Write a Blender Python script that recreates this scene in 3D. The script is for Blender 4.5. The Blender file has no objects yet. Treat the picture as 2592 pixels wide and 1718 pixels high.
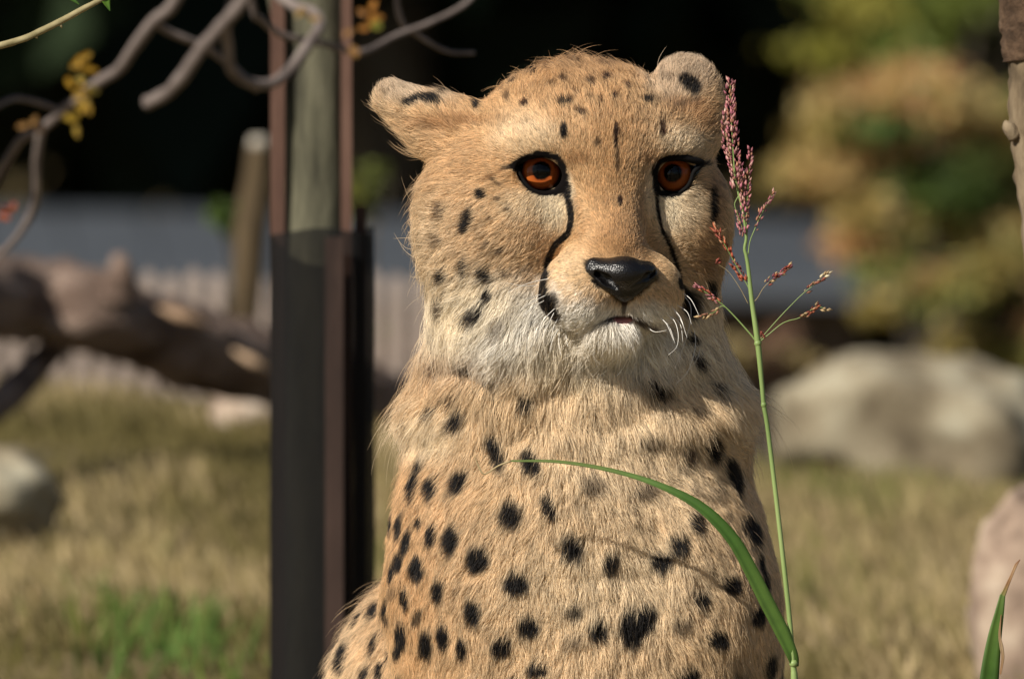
import bpy, math, random
import numpy as np
from mathutils import Vector, Matrix
from mathutils.bvhtree import BVHTree

random.seed(7); rng = np.random.default_rng(7)
SC = bpy.context.scene
COL = SC.collection

# ------------------------------------------------------------------ camera
W, H = 2592.0, 1718.0
CX, CY = W / 2, H / 2
FOCUS = 7.0                      # metres to the animal
U = 0.58 / W                     # metres per photo pixel at the focal distance
PITCH = math.radians(-1.0)
FWD = Vector((0, math.cos(PITCH), math.sin(PITCH)))
RIGHT = Vector((1, 0, 0))
UP = RIGHT.cross(FWD)
FOC_PT = Vector((0, 0, 0.75))    # focal-plane centre
CAM = FOC_PT - FWD * FOCUS
cam = bpy.data.cameras.new('camera')
cam.sensor_width = 36
cam.lens = 36 * FOCUS / 0.58
cam.clip_start = 0.1; cam.clip_end = 2000
cam.dof.use_dof = True
cam.dof.focus_distance = FOCUS - 0.02
cam.dof.aperture_fstop = cam.lens / 30.0
cam_o = bpy.data.objects.new('camera', cam); COL.objects.link(cam_o)
cam_o.matrix_world = Matrix.Translation(CAM) @ Matrix((RIGHT, UP, -FWD)).transposed().to_4x4()
SC.camera = cam_o

# ------------------------------------------------------------------ sky, sun, exposure
SUN_EL, SUN_AZ = math.radians(37), math.radians(45)      # azimuth: degrees to the left of straight behind the camera
SUN_DIR = Vector((-math.sin(SUN_AZ) * math.cos(SUN_EL), -math.cos(SUN_AZ) * math.cos(SUN_EL), math.sin(SUN_EL)))
wd = bpy.data.worlds.new('World'); SC.world = wd; wd.use_nodes = True
nt = wd.node_tree; bg = nt.nodes['Background']
sky = nt.nodes.new('ShaderNodeTexSky'); sky.sky_type = 'NISHITA'; sky.sun_disc = False
sky.sun_elevation = SUN_EL
sky.sun_rotation = math.atan2(SUN_DIR.x, SUN_DIR.y)
nt.links.new(sky.outputs[0], bg.inputs[0]); bg.inputs[1].default_value = 0.05
sl = bpy.data.lights.new('sun', 'SUN'); sl.energy = 5.0; sl.angle = math.radians(0.5); sl.color = (1, 0.93, 0.82)
so = bpy.data.objects.new('sun', sl); COL.objects.link(so)
so.rotation_euler = SUN_DIR.to_track_quat('Z', 'Y').to_euler()
SC.view_settings.view_transform = 'Standard'; SC.view_settings.look = 'None'
SC.view_settings.gamma = 1; SC.view_settings.exposure = 0.2
SC.render.engine = 'CYCLES'
SC.cycles.use_denoising = True
SC.cycles.max_bounces = 10; SC.cycles.transparent_max_bounces = 16
SC.cycles.diffuse_bounces = 3; SC.cycles.glossy_bounces = 4; SC.cycles.transmission_bounces = 8
SC.cycles.sample_clamp_indirect = 4
SC.cycles_curves.shape = 'RIBBONS'; SC.cycles_curves.subdivisions = 2

# ------------------------------------------------------------------ coordinates
def at(px, py, dist):
    """World point on the ray of photo pixel (px,py), dist metres along the view axis."""
    s = U / FOCUS * dist
    return CAM + FWD * dist + RIGHT * ((px - CX) * s) + UP * ((CY - py) * s)
def sc_at(dist): return U / FOCUS * dist
A_R, A_D, A_F = np.array(RIGHT), -np.array(UP), np.array(FWD)
A_O = np.array(FOC_PT)
def loc2w(p):
    """animal coordinates (x right, y down, z away, photo pixels at the focal plane) -> world"""
    p = np.asarray(p, float)
    return A_O + ((p[..., 0:1] - CX) * A_R + (p[..., 1:2] - CY) * A_D + p[..., 2:3] * A_F) * U
DPX = FOCUS / U
CAML = np.array([CX, CY, -DPX])

# ------------------------------------------------------------------ object helpers
def props(o, label=None, cat=None, group=None, kind=None):
    if label: o['label'] = label
    if cat: o['category'] = cat
    if group: o['group'] = group
    if kind: o['kind'] = kind
    return o
def empty(name, loc):
    o = bpy.data.objects.new(name, None); COL.objects.link(o); o.location = loc; o.empty_display_size = .05
    return o
def link(name, me, mat=None, parent=None, smooth=True):
    o = bpy.data.objects.new(name, me); COL.objects.link(o)
    if mat and not me.materials: me.materials.append(mat)
    if smooth and len(me.polygons): me.polygons.foreach_set('use_smooth', np.ones(len(me.polygons), bool))
    if parent:
        o.parent = parent
        p, off = parent, Vector()
        while p: off += p.location; p = p.parent
        o.location = -off
    return o
def mesh_np(name, v, f):
    """v (n,3), f (m,3|4) arrays -> mesh"""
    me = bpy.data.meshes.new(name)
    v = np.asarray(v, np.float32); f = np.asarray(f, np.int32)
    k = f.shape[1]
    me.vertices.add(len(v)); me.vertices.foreach_set('co', v.ravel())
    me.loops.add(f.size); me.loops.foreach_set('vertex_index', f.ravel())
    me.polygons.add(len(f)); me.polygons.foreach_set('loop_start', np.arange(0, f.size, k, dtype=np.int32))
    me.update(calc_edges=True); me.validate()
    return me
def set_color(me, c, name='col', domain='POINT'):
    a = me.attributes.new(name, 'FLOAT_COLOR', domain)
    c = np.asarray(c, np.float32)
    if c.shape[1] == 3: c = np.hstack([c, np.ones((len(c), 1), np.float32)])
    a.data.foreach_set('color', c.ravel())
def catmull(pts, n):
    pts = np.asarray(pts, float)
    if len(pts) < 3: 
        t = np.linspace(0, 1, n)[:, None]; return pts[0] * (1 - t) + pts[-1] * t
    P = np.vstack([2 * pts[0] - pts[1], pts, 2 * pts[-1] - pts[-2]])
    s = np.linspace(0, len(pts) - 1 - 1e-6, n); i = s.astype(int); t = (s - i)[:, None]
    a, b, c, d = P[i], P[i + 1], P[i + 2], P[i + 3]
    return .5 * ((2 * b) + (c - a) * t + (2 * a - 5 * b + 4 * c - d) * t ** 2 + (3 * b - a - 3 * c + d) * t ** 3)
def tube_np(pts, rad, sides=10, wob=0.0, seed=0, flat=None):
    """tapered tube through pts (n,3) with radii (n,), closed ends"""
    pts = np.asarray(pts, float); n = len(pts); rad = np.broadcast_to(np.asarray(rad, float), (n,))
    T = np.gradient(pts, axis=0); T /= np.linalg.norm(T, axis=1)[:, None] + 1e-12
    ref = np.array([0.13, 0.97, 0.2]) if abs(T[0] @ np.array([0.13, .97, .2])) < .9 else np.array([1., 0, 0])
    A = np.empty_like(T); B = np.empty_like(T); a = ref
    for i in range(n):
        a = a - T[i] * (a @ T[i]); a /= np.linalg.norm(a); A[i] = a; B[i] = np.cross(T[i], a)
    th = np.linspace(0, 2 * np.pi, sides, endpoint=False)
    r = rad[:, None] * np.ones((1, sides))
    if wob:
        g = np.random.default_rng(seed)
        low = g.normal(size=(max(3, n // 3), sides)); xi = np.linspace(0, len(low) - 1, n)
        r = r * (1 + wob * np.stack([np.interp(xi, np.arange(len(low)), low[:, k]) for k in range(sides)], 1))
    v = pts[:, None, :] + r[:, :, None] * (np.cos(th)[None, :, None] * A[:, None, :] + np.sin(th)[None, :, None] * B[:, None, :])
    v = v.reshape(-1, 3)
    i, k = np.meshgrid(np.arange(n - 1), np.arange(sides), indexing='ij'); k2 = (k + 1) % sides
    f = np.stack([i * sides + k, i * sides + k2, (i + 1) * sides + k2, (i + 1) * sides + k], -1).reshape(-1, 4)
    v = np.vstack([v, pts[:1], pts[-1:]])
    kk = np.arange(sides); k2 = (kk + 1) % sides; c0, c1 = n * sides, n * sides + 1
    cap = np.vstack([np.stack([k2, kk, np.full(sides, c0), np.full(sides, c0)], 1),
                     np.stack([(n - 1) * sides + kk, (n - 1) * sides + k2, np.full(sides, c1), np.full(sides, c1)], 1)])
    return v, f, cap[:, :3]
def tube_obj(name, pts, rad, mat, parent=None, sides=10, wob=0.0, seed=0, n=None):
    pts = np.array([list(p) for p in pts], float)
    if n:
        rad = np.interp(np.linspace(0, 1, n), np.linspace(0, 1, len(np.atleast_1d(rad))), np.atleast_1d(rad)); pts = catmull(pts, n)
    v, f, c = tube_np(pts, rad, sides, wob, seed)
    me = bpy.data.meshes.new(name)
    me.from_pydata(v.tolist(), [], f.tolist() + c.tolist()); me.update()
    return link(name, me, mat, parent)

# ------------------------------------------------------------------ noise (numpy)
def _h(i, j, k, s=0):
    n = (i * 374761393 + j * 668265263 + k * 2147483647 + s * 144269504) & 0xffffffff
    n = ((n ^ (n >> 13)) * 1274126177) & 0xffffffff
    n = ((n ^ (n >> 16)) * 2246822519) & 0xffffffff
    return ((n ^ (n >> 15)) & 0xffffff) / float(0xffffff)
def vnoise(p, s=0):
    p = np.asarray(p, float); i = np.floor(p).astype(np.int64); f = p - i; f = f * f * (3 - 2 * f)
    r = 0
    for a in (0, 1):
        for b in (0, 1):
            for c in (0, 1):
                w = (f[:, 0] if a else 1 - f[:, 0]) * (f[:, 1] if b else 1 - f[:, 1]) * (f[:, 2] if c else 1 - f[:, 2])
                r = r + w * _h(i[:, 0] + a, i[:, 1] + b, i[:, 2] + c, s)
    return r * 2 - 1
def fbm(p, s=0, o=3):
    return sum(vnoise(np.asarray(p) * 2 ** k, s + k) * .5 ** k for k in range(o))
def worley(p, s=0):
    """nearest jittered cell point and its id hash"""
    i0 = np.floor(p).astype(np.int64); best = np.full(len(p), 1e9); bp = np.zeros_like(p); bh = np.zeros(len(p))
    for a in (-1, 0, 1):
        for b in (-1, 0, 1):
            for c in (-1, 0, 1):
                i = i0 + np.array([a, b, c])
                q = i + np.stack([_h(i[:, 0], i[:, 1], i[:, 2], s + t) for t in (11, 12, 13)], 1)
                d = ((q - p) ** 2).sum(1); m = d < best
                best[m] = d[m]; bp[m] = q[m]; bh[m] = _h(i[m, 0], i[m, 1], i[m, 2], s + 14)
    return bp, bh, np.sqrt(best)

# ------------------------------------------------------------------ materials
def mat_new(name):
    m = bpy.data.materials.new(name); m.use_nodes = True
    return m, m.node_tree.nodes, m.node_tree.links, m.node_tree.nodes['Principled BSDF']
def mat_noise(name, stops, scale=20, rough=.85, bump=.3, stretch=(1, 1, 1), detail=6, coords='Object', spec=.3, bdist=.005):
    m, N, L, b = mat_new(name)
    tc = N.new('ShaderNodeTexCoord'); mp = N.new('ShaderNodeMapping'); mp.inputs['Scale'].default_value = stretch
    tx = N.new('ShaderNodeTexNoise'); tx.inputs['Scale'].default_value = scale; tx.inputs['Detail'].default_value = detail
    tx.inputs['Roughness'].default_value = .62
    cr = N.new('ShaderNodeValToRGB')
    while len(cr.color_ramp.elements) < len(stops): cr.color_ramp.elements.new(.5)
    for e, (p, c) in zip(cr.color_ramp.elements, stops): e.position = p; e.color = (*c, 1)
    L.new(tc.outputs[coords], mp.inputs[0]); L.new(mp.outputs[0], tx.inputs[0]); L.new(tx.outputs[0], cr.inputs[0])
    L.new(cr.outputs[0], b.inputs['Base Color'])
    bp = N.new('ShaderNodeBump'); bp.inputs['Strength'].default_value = bump; bp.inputs['Distance'].default_value = bdist
    L.new(tx.outputs[0], bp.inputs['Height']); L.new(bp.outputs[0], b.inputs['Normal'])
    b.inputs['Roughness'].default_value = rough; b.inputs['Specular IOR Level'].default_value = spec
    return m
def mat_attr(name, rough=.7, spec=.3, trans=0.0, attr='col'):
    m, N, L, b = mat_new(name)
    a = N.new('ShaderNodeAttribute'); a.attribute_name = attr
    L.new(a.outputs['Color'], b.inputs['Base Color']); b.inputs['Roughness'].default_value = rough
    b.inputs['Specular IOR Level'].default_value = spec
    if trans:
        t = N.new('ShaderNodeBsdfTranslucent'); mx = N.new('ShaderNodeMixShader'); mx.inputs[0].default_value = trans
        L.new(a.outputs['Color'], t.inputs[0]); L.new(b.outputs[0], mx.inputs[1]); L.new(t.outputs[0], mx.inputs[2])
        L.new(mx.outputs[0], N['Material Output'].inputs[0])
    return m

# ================================================================== SETTING
def smooth(a, b, x):
    t = np.clip((x - a) / (b - a), 0, 1); return t * t * (3 - 2 * t)
CAMY = CAM.y
def terrain(x, y):
    """ground height; d is the distance from the camera along the view"""
    d = y - CAMY
    z = .46 * smooth(7.3, 9.6, d) + (.095 - .075 * smooth(-.1, .35, x)) * smooth(9.3, 11.6, d) - 2.3 * smooth(12.2, 26, d)
    z = z + 16 * smooth(46, 95, d) * (1 + .1 * np.sin(x * .05))
    z = z + .035 * np.sin(x * 1.7 + d) * np.sin(d * .9) * smooth(8.5, 11, d)
    return z
gx = np.concatenate([np.linspace(-140, -6, 40), np.linspace(-5.7, 5.7, 90), np.linspace(6, 140, 40)])
gy = np.concatenate([np.linspace(-60, -2, 20), np.linspace(-1.7, 22, 150), np.linspace(22.5, 180, 90)])
X, Y = np.meshgrid(gx, gy, indexing='ij'); Z = terrain(X, Y)
i, k = np.meshgrid(np.arange(len(gx) - 1), np.arange(len(gy) - 1), indexing='ij'); ny = len(gy)
GF = np.stack([i * ny + k, (i + 1) * ny + k, (i + 1) * ny + k + 1, i * ny + k + 1], -1).reshape(-1, 4)
m_ground = mat_noise('dry_turf', [(.30, (.05, .045, .018)), (.48, (.16, .12, .055)), (.60, (.23, .17, .085)), (.75, (.10, .10, .03))], 3.2, .95, .5, detail=8, bdist=.02)
props(link('ground', mesh_np('ground', np.stack([X, Y, Z], -1).reshape(-1, 3), GF), m_ground), kind='structure')

# dry and green grass on the bank behind the animal
m_grass = mat_attr('grass_blades', .7, .2, .25)
def grass(name, label, n, region, hgt, lean, pal, seed, wid=.0021, soft=False):
    g = np.random.default_rng(seed)
    d = region[2] + (region[3] - region[2]) * g.random(n) ** .8
    ux = g.random(n) if not soft else .5 + .22 * g.normal(size=n)
    x = (region[0] + (region[1] - region[0]) * ux) * d / 12.
    y = CAMY + d
    base = np.stack([x, y, terrain(x, y) - .005], 1)
    cl = fbm(np.stack([x * 5, d * 1.6, 0 * x + seed], 1), 3, 3) - .6 * smooth(.05, -.3, x)
    h = hgt * (.55 + .7 * g.random(n)) * (1 + .5 * cl)
    az = g.normal(lean, .9, n); b = (.25 + .5 * g.random(n))
    tip = np.stack([np.cos(az) * b * h, .4 * np.sin(az) * b * h, h * np.sqrt(np.clip(1 - b * b * .7, .1, 1))], 1)
    a2 = g.random(n) * np.pi; s = np.stack([np.cos(a2), np.sin(a2), 0 * a2], 1) * (wid * (.6 + .8 * g.random(n)))[:, None]
    mid = base + tip * .55 + np.array([0, 0, 1]) * (h * .07)[:, None]
    v = np.stack([base - s, base + s, mid + s * .8, mid - s * .8, base + tip + s * .12, base + tip - s * .12], 1).reshape(-1, 3)
    o = np.arange(n)[:, None] * 6
    f = np.vstack([o + np.array([[0, 1, 2, 3]]), o + np.array([[3, 2, 4, 5]])])
    pal = np.array(pal); u = np.clip((cl + .75) / 1.5 + g.normal(0, .16, n), 0, .999) * (len(pal) - 1); j = u.astype(int); w = (u - j)[:, None]
    c = (pal[j] * (1 - w) + pal[j + 1] * w) * np.exp(g.normal(0, .14, (n, 1)))
    me = mesh_np(name, v, f); set_color(me, np.repeat(c, 6, 0))
    return props(link(name, me, m_grass, smooth=False), label, 'grass', kind='stuff')
grass('dry_grass', 'tan and olive dry grass on the bank behind the cheetah', 170000, (-1.5, 1.5, 8.8, 12.9), .046, 2.4,
      [(.15, .125, .045), (.25, .195, .085), (.50, .39, .22), (.28, .23, .09), (.42, .31, .17), (.20, .20, .06)], 5)
grass('green_grass', 'fresh green grass tuft at the foot of the dark sleeve', 230, (-.46, -.22, 9.25, 9.9), .06, 1.2, [(.08, .15, .03), (.15, .21, .04), (.24, .22, .05)], 6, soft=True)

# ------------------------------------------------------------------ leaves
def leaf_cloud(n, cen, rad, size, seed, fill=.5, squash=(1, 1, 1), lump=1.0, per=110):
    """centres, oriented leaf quads spread through lumpy clumps of a crown volume"""
    g = np.random.default_rng(seed); nc = max(6, n // per)
    q = g.normal(size=(nc, 3)); q /= np.linalg.norm(q, axis=1)[:, None]; q *= (g.random(nc) ** fill)[:, None]
    cc = np.array(cen) + q * np.array(rad); k = g.integers(0, nc, n)
    p = cc[k] + g.normal(size=(n, 3)) * (np.array(rad).mean() * .16 * lump) * np.array(squash)
    return p, k, nc
def leaf_mesh(name, p, size, col, seed, aspect=.5):
    g = np.random.default_rng(seed); n = len(p)
    a = g.normal(size=(n, 3)); a[:, 2] -= .5; a /= np.linalg.norm(a, axis=1)[:, None]
    b = np.cross(a, g.normal(size=(n, 3))); b /= np.linalg.norm(b, axis=1)[:, None] + 1e-9; nn = np.cross(a, b)
    L = (size * (.6 + .8 * g.random(n)))[:, None]
    v = np.stack([p, p + a * L * .5 + b * L * aspect * .5 + nn * L * .08, p + a * L, p + a * L * .5 - b * L * aspect * .5 + nn * L * .08], 1).reshape(-1, 3)
    f = np.arange(n * 4).reshape(n, 4)
    me = mesh_np(name, v, f); set_color(me, np.repeat(col, 4, 0)); return me
m_leaf = mat_attr('leaves', .55, .35, .35)
m_dark = mat_attr('dark_leaves', .6, .25, .15)
m_bark = mat_noise('grey_bark', [(.3, (.05, .04, .03)), (.5, (.15, .125, .095)), (.7, (.26, .225, .17))], 14, .9, .8, (1, 1, .25), bdist=.01)
def tree(name, label, foot, hgt, trunk_r, cen, rad, nleaf, size, pal, seed, mat, group, lean=(0, 0), nbr=5, fill=.5, cat='tree', per=110, lump=1.0, squash=(1, 1, 1)):
    g = np.random.default_rng(seed); foot = np.array(foot, float); cen = np.array(cen, float)
    root = empty(name, foot.tolist()); props(root, label, cat, group)
    mid = (foot + cen) / 2 + np.array([g.normal() * .1, g.normal() * .1, 0]) * hgt * .1
    tube_obj('trunk', [foot - [0, 0, .1], mid, cen, cen + [lean[0], lean[1], rad[2] * .6]], [trunk_r, trunk_r * .8, trunk_r * .5, trunk_r * .12], m_bark, root, 9, .06, seed, 22)
    for b in range(nbr):
        t = .35 + .6 * b / nbr; st = foot + (cen - foot) * (.5 + .5 * t)
        d = g.normal(size=3); d[2] = abs(d[2]) * .7; d /= np.linalg.norm(d); en = cen + d * np.array(rad) * .85
        tube_obj('limb', [st, (st + en) / 2 + [0, 0, -.04 * hgt * g.random()], en], [trunk_r * .42, trunk_r * .3, trunk_r * .1], m_bark, root, 7, .05, seed + b, 12)
    p, k, nc = leaf_cloud(nleaf, cen, rad, size, seed, fill, squash, lump, per)
    pal = np.array(pal); ci = pal[g.integers(0, len(pal), nc)]
    c = ci[k] * np.exp(g.normal(0, .28, (nleaf, 1)))
    link('crown', leaf_mesh('crown', p, np.full(nleaf, size), c, seed), mat, root, False)
    return root
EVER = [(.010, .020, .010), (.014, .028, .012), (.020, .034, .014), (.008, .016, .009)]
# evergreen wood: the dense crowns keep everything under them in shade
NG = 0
for row, dist in enumerate((37, 42, 48)):
    for j in range(9):
        x = -17 + 4.25 * j + (row % 2) * 2.1 + random.uniform(-.5, .5); y = CAMY + dist + random.uniform(-.8, .8); gz = float(terrain(x, y))
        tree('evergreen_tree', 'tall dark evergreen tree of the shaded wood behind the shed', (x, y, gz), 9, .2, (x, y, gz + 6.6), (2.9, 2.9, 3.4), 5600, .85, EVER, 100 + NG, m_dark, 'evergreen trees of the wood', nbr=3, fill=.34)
        NG += 1
# shade-loving undergrowth inside the wood
for j in range(12):
    x = -11 + 2.0 * j + random.uniform(-.4, .4); y = CAMY + 42.5 + random.uniform(-1, 1); gz = float(terrain(x, y))
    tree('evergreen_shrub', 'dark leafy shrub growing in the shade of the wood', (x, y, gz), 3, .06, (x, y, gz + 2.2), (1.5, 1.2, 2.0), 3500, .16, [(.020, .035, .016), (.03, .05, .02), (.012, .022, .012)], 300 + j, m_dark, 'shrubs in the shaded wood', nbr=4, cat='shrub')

# ------------------------------------------------------------------ low shed with a grey metal roof
D0, D1 = 31.0, 34.6
m_roof = mat_noise('grey_metal_roof', [(.3, (.062, .072, .088)), (.7, (.080, .092, .110))], 1.2, .62, .05, (1, .2, 1), spec=.4)
m_wall = mat_noise('shed_timber', [(.3, (.05, .04, .035)), (.7, (.11, .085, .07))], 6, .9, .3, (6, 6, .5))
L0, R0 = at(-900, 668, D0), at(2330, 716, D0); L1, R1 = at(-900, 515, D1), at(2240, 560, D1)
shed = empty('shed', (0, (L0.y + L1.y) / 2, float(terrain(0, L0.y)))); props(shed, 'long low shed with a blue grey metal roof', 'shed')
def slab(name, corners, th, mat, parent):
    c = np.array([list(p) for p in corners]); n = np.cross(c[1] - c[0], c[3] - c[0]); n /= np.linalg.norm(n)
    v = np.vstack([c, c - n * th]); f = [(0, 1, 2, 3), (7, 6, 5, 4), (0, 4, 5, 1), (1, 5, 6, 2), (2, 6, 7, 3), (3, 7, 4, 0)]
    me = bpy.data.meshes.new(name); me.from_pydata(v.tolist(), [], f); me.update(); return link(name, me, mat, parent, False)
roof = slab('roof', [L0, R0, R1, L1], .05, m_roof, shed)
for s in range(1, 15):                                   # standing seams
    a = L0.lerp(R0, s / 15); b = L1.lerp(R1, s / 15)
    tube_obj('seam', [a + UP * .006, b + UP * .006], [.005, .005], m_roof, roof, 5)
def box(name, lo, hi, mat, parent=None, bev=0):
    v = [(x, y, z) for z in (lo[2], hi[2]) for y in (lo[1], hi[1]) for x in (lo[0], hi[0])]
    f = [(0, 2, 3, 1), (4, 5, 7, 6), (0, 1, 5, 4), (2, 6, 7, 3), (0, 4, 6, 2), (1, 3, 7, 5)]
    me = bpy.data.meshes.new(name); me.from_pydata(v, [], f); me.update(); return link(name, me, mat, parent, False)
gz = float(terrain(0, L0.y)) - .1
box('wall', (L0.x + .15, L0.y + .35, gz), (R0.x - .15, L0.y + .5, min(L0.z, R0.z) - .03), m_wall, shed)
box('wall', (L0.x + .15, L1.y - .5, gz), (R0.x - .15, L1.y - .35, min(L1.z, R1.z) - .06), m_wall, shed)
# ------------------------------------------------------------------ picket fence in front of the shed
m_picket = mat_noise('weathered_picket', [(.3, (.24, .19, .16)), (.6, (.38, .31, .265)), (.8, (.45, .38, .33))], 8, .9, .3, (5, 5, .4))
FD = 12.5
fence = empty('picket_fence', at(400, 1080, FD)); props(fence, 'low weathered wooden picket fence behind the fallen log', 'fence')
s = sc_at(FD); pm = None
for j in range(24):
    px = -80 + 57 * j
    p = at(px, 684 + random.uniform(-8, 8), FD); w = 17 * s
    zb = float(terrain(p.x, p.y)) - .05
    v = [(-w, -.01, zb - p.z), (w, -.01, zb - p.z), (w, -.01, -.008), (0, -.01, 0), (-w, -.01, -.008)]; v = v + [(x, .004, z) for x, y, z in v]
    f = [(0, 1, 2, 3, 4), (9, 8, 7, 6, 5)] + [(a, (a + 1) % 5, (a + 1) % 5 + 5, a + 5)[::-1] for a in range(5)]
    me = bpy.data.meshes.new('picket'); me.from_pydata(v, [], f); me.update(); o = link('picket', me, m_picket, None, False); o.parent = fence; o.location = Vector((p.x, p.y, p.z)) - fence.location
for py in (800, 1010):
    a, b = at(-100, py, FD + .008), at(1150, py, FD + .008)
    box('rail', (a.x, a.y - .001, a.z - .006), (b.x, a.y + .008, a.z + .006), m_picket, fence)

# ------------------------------------------------------------------ boulders
m_rock = mat_noise('pale_boulder', [(.33, (.09, .068, .042)), (.45, (.19, .155, .10)), (.54, (.30, .26, .18)), (.68, (.44, .41, .31))], 11, .92, .6, detail=8, bdist=.012)
m_rock2 = mat_noise('brown_boulder', [(.32, (.13, .09, .065)), (.45, (.30, .22, .165)), (.55, (.42, .33, .25)), (.72, (.58, .49, .40))], 15, .92, .6, detail=8, bdist=.012)
def boulder(label, px, py, dist, rpx, rpy, seed, mat, tilt=0, depth=1.0):
    s = sc_at(dist); c = at(px, py, dist); v = SVb.copy()
    n = v / np.linalg.norm(v, axis=1)[:, None]
    v = n * (1 + .20 * fbm(n * 1.6 + seed, seed, 3) + .06 * fbm(n * 5 + seed, seed + 3, 2))[:, None]
    v = np.sign(v) * np.abs(v) ** .86
    v = v * np.array([rpx * s, rpx * s * depth, rpy * s]); R = np.array(Matrix.Rotation(tilt, 3, 'Y')); v = v @ R.T
    o = link('boulder', mesh_np('boulder', v, SFb), mat); o.location = c
    return props(o, label, 'boulder')
def usph(n, m):
    th = np.linspace(0.001, np.pi - .001, m); ph = np.linspace(0, 2 * np.pi, n, endpoint=False)
    v = np.stack([np.sin(th)[:, None] * np.cos(ph), np.sin(th)[:, None] * np.sin(ph), np.cos(th)[:, None] * np.ones(n)], -1).reshape(-1, 3)
    i, k = np.meshgrid(np.arange(m - 1), np.arange(n), indexing='ij'); k2 = (k + 1) % n
    return v, np.stack([i * n + k, (i + 1) * n + k, (i + 1) * n + k2, i * n + k2], -1).reshape(-1, 4)
SVb, SFb = usph(40, 26)
boulder('large pale lichen-streaked boulder in the dry grass', 2370, 1120, 12.3, 420, 225, 3, m_rock, .08)
boulder('brown mottled boulder beside the green grass blade', 2640, 1560, 9.3, 190, 330, 8, m_rock2, -.1)
boulder('small whitish rock half buried in grass beside the log', 0, 1250, 10.3, 150, 118, 5, m_rock, .35)
boulder('low rounded rock under the end of the fallen log', 620, 1050, 11.5, 90, 60, 11, m_rock2)

# ------------------------------------------------------------------ fallen log
m_log = mat_noise('fallen_log_bark', [(.28, (.05, .032, .024)), (.45, (.19, .13, .10)), (.60, (.34, .25, .20)), (.78, (.50, .39, .31))], 13, .92, 1.0, (.35, 1.6, 1.6), detail=9, bdist=.03)
m_bare = mat_noise('bare_wood', [(.3, (.28, .18, .11)), (.7, (.45, .32, .21))], 20, .8, .2, (.3, 1, 1))
LD = 11.0; s = sc_at(LD)
log = empty('fallen_log', at(300, 960, LD)); props(log, 'thick weathered fallen log lying across the bank', 'log')
tube_obj('trunk', [at(-330, 760, LD - .3), at(-100, 750, LD - .1), at(80, 762, LD), at(220, 785, LD), at(375, 838, LD + .05), at(500, 884, LD + .1), at(690, 935, LD + .2), at(900, 985, LD + .3), at(1010, 1010, LD + .35)],
         np.array([118, 108, 104, 102, 98, 104, 98, 80, 60]) * s, m_log, log, 30, .09, 4, 90)
tube_obj('branch_stub', [at(300, 740, LD - .02), at(305, 690, LD - .03), at(300, 642, LD - .03)], np.array([52, 36, 14]) * s, m_log, log, 10, .1, 6, 10)
tube_obj('branch', [at(160, 850, LD + .1), at(80, 940, LD), at(-30, 1040, LD - .1), at(-160, 1120, LD - .15)], np.array([34, 40, 44, 48]) * s, m_log, log, 10, .08, 8, 16)
tube_obj('bare_patch', [at(400, 778, LD - .155), at(460, 800, LD - .17), at(530, 822, LD - .165)], np.array([4, 17, 4]) * s, m_bare, log, 8, 0, 0, 10)
tube_obj('bare_patch', [at(590, 885, LD - .12), at(640, 915, LD - .13), at(690, 940, LD - .12)], np.array([4, 14, 4]) * s, m_bare, log, 8, 0, 0, 10)

# ------------------------------------------------------------------ sawn stem, caged tree
m_stem = mat_noise('sawn_stem_bark', [(.3, (.03, .021, .011)), (.55, (.095, .066, .034)), (.75, (.15, .11, .06))], 20, .9, .7, (1, 1, .3))
SD = 11.9; s = sc_at(SD)
st = empty('sawn_stem', at(600, 1300, SD)); props(st, 'slim sawn-off brown stem with a pale cut top', 'stem')
tube_obj('trunk', [at(596, 1330, SD), at(612, 900, SD), at(628, 700, SD), at(638, 560, SD), at(648, 460, SD), at(655, 372, SD)], np.array([36, 36, 40, 42, 34, 26]) * s, m_stem, st, 12, .06, 3, 30)
m_cut = mat_noise('cut_wood', [(.3, (.35, .31, .25)), (.7, (.5, .46, .39))], 30, .8, .1)
tube_obj('cut_top', [at(655, 378, SD), at(656, 352, SD), at(656, 346, SD)], np.array([25, 24, 14]) * s, m_cut, st, 12)
PD = 8.25; s = sc_at(PD)
m_gtrunk = mat_noise('lichen_bark', [(.34, (.025, .024, .016)), (.5, (.10, .095, .062)), (.66, (.20, .185, .125))], 26, .92, .9, (1, 1, .22), detail=8, bdist=.006)
tz = float(terrain(at(800, 900, PD).x, CAMY + PD))
gt = empty('young_tree', (at(795, 900, PD).x, at(795, 900, PD).y, tz)); props(gt, 'young tree trunk with grey-green bark inside the dark sleeve', 'tree')
tube_obj('trunk', [Vector((at(800, 0, PD).x, at(800, 0, PD).y, tz - .05)), at(800, 1500, PD), at(800, 1000, PD), at(800, 600, PD), at(806, 380, PD), at(800, 150, PD), at(785, -200, PD), at(760, -1500, PD), at(340, -4300, PD)], np.array([96, 94, 90, 84, 74, 72, 76, 70, 30]) * s, m_gtrunk, gt, 20, .035, 5, 50)
tube_obj('limb', [at(775, 520, PD - .005), at(745, 300, PD), at(735, 120, PD), at(690, -160, PD), at(600, -700, PD)], np.array([44, 42, 40, 40, 30]) * s, m_gtrunk, gt, 14, .04, 9, 30)
p, k, nc = leaf_cloud(1500, list(at(300, -4600, PD)), (.40, .40, .35), .04, 5)
link('crown', leaf_mesh('crown', p, np.full(1500, .05), np.tile([.10, .13, .03], (1500, 1)), 5), m_leaf, gt, False)
m_rust = mat_noise('rusty_iron', [(.3, (.05, .025, .018)), (.5, (.105, .056, .04)), (.7, (.15, .085, .062))], 26, .85, .4, (1, 1, .25))
m_net, N_, L_, b_ = mat_new('black_mesh_sleeve')
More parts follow.
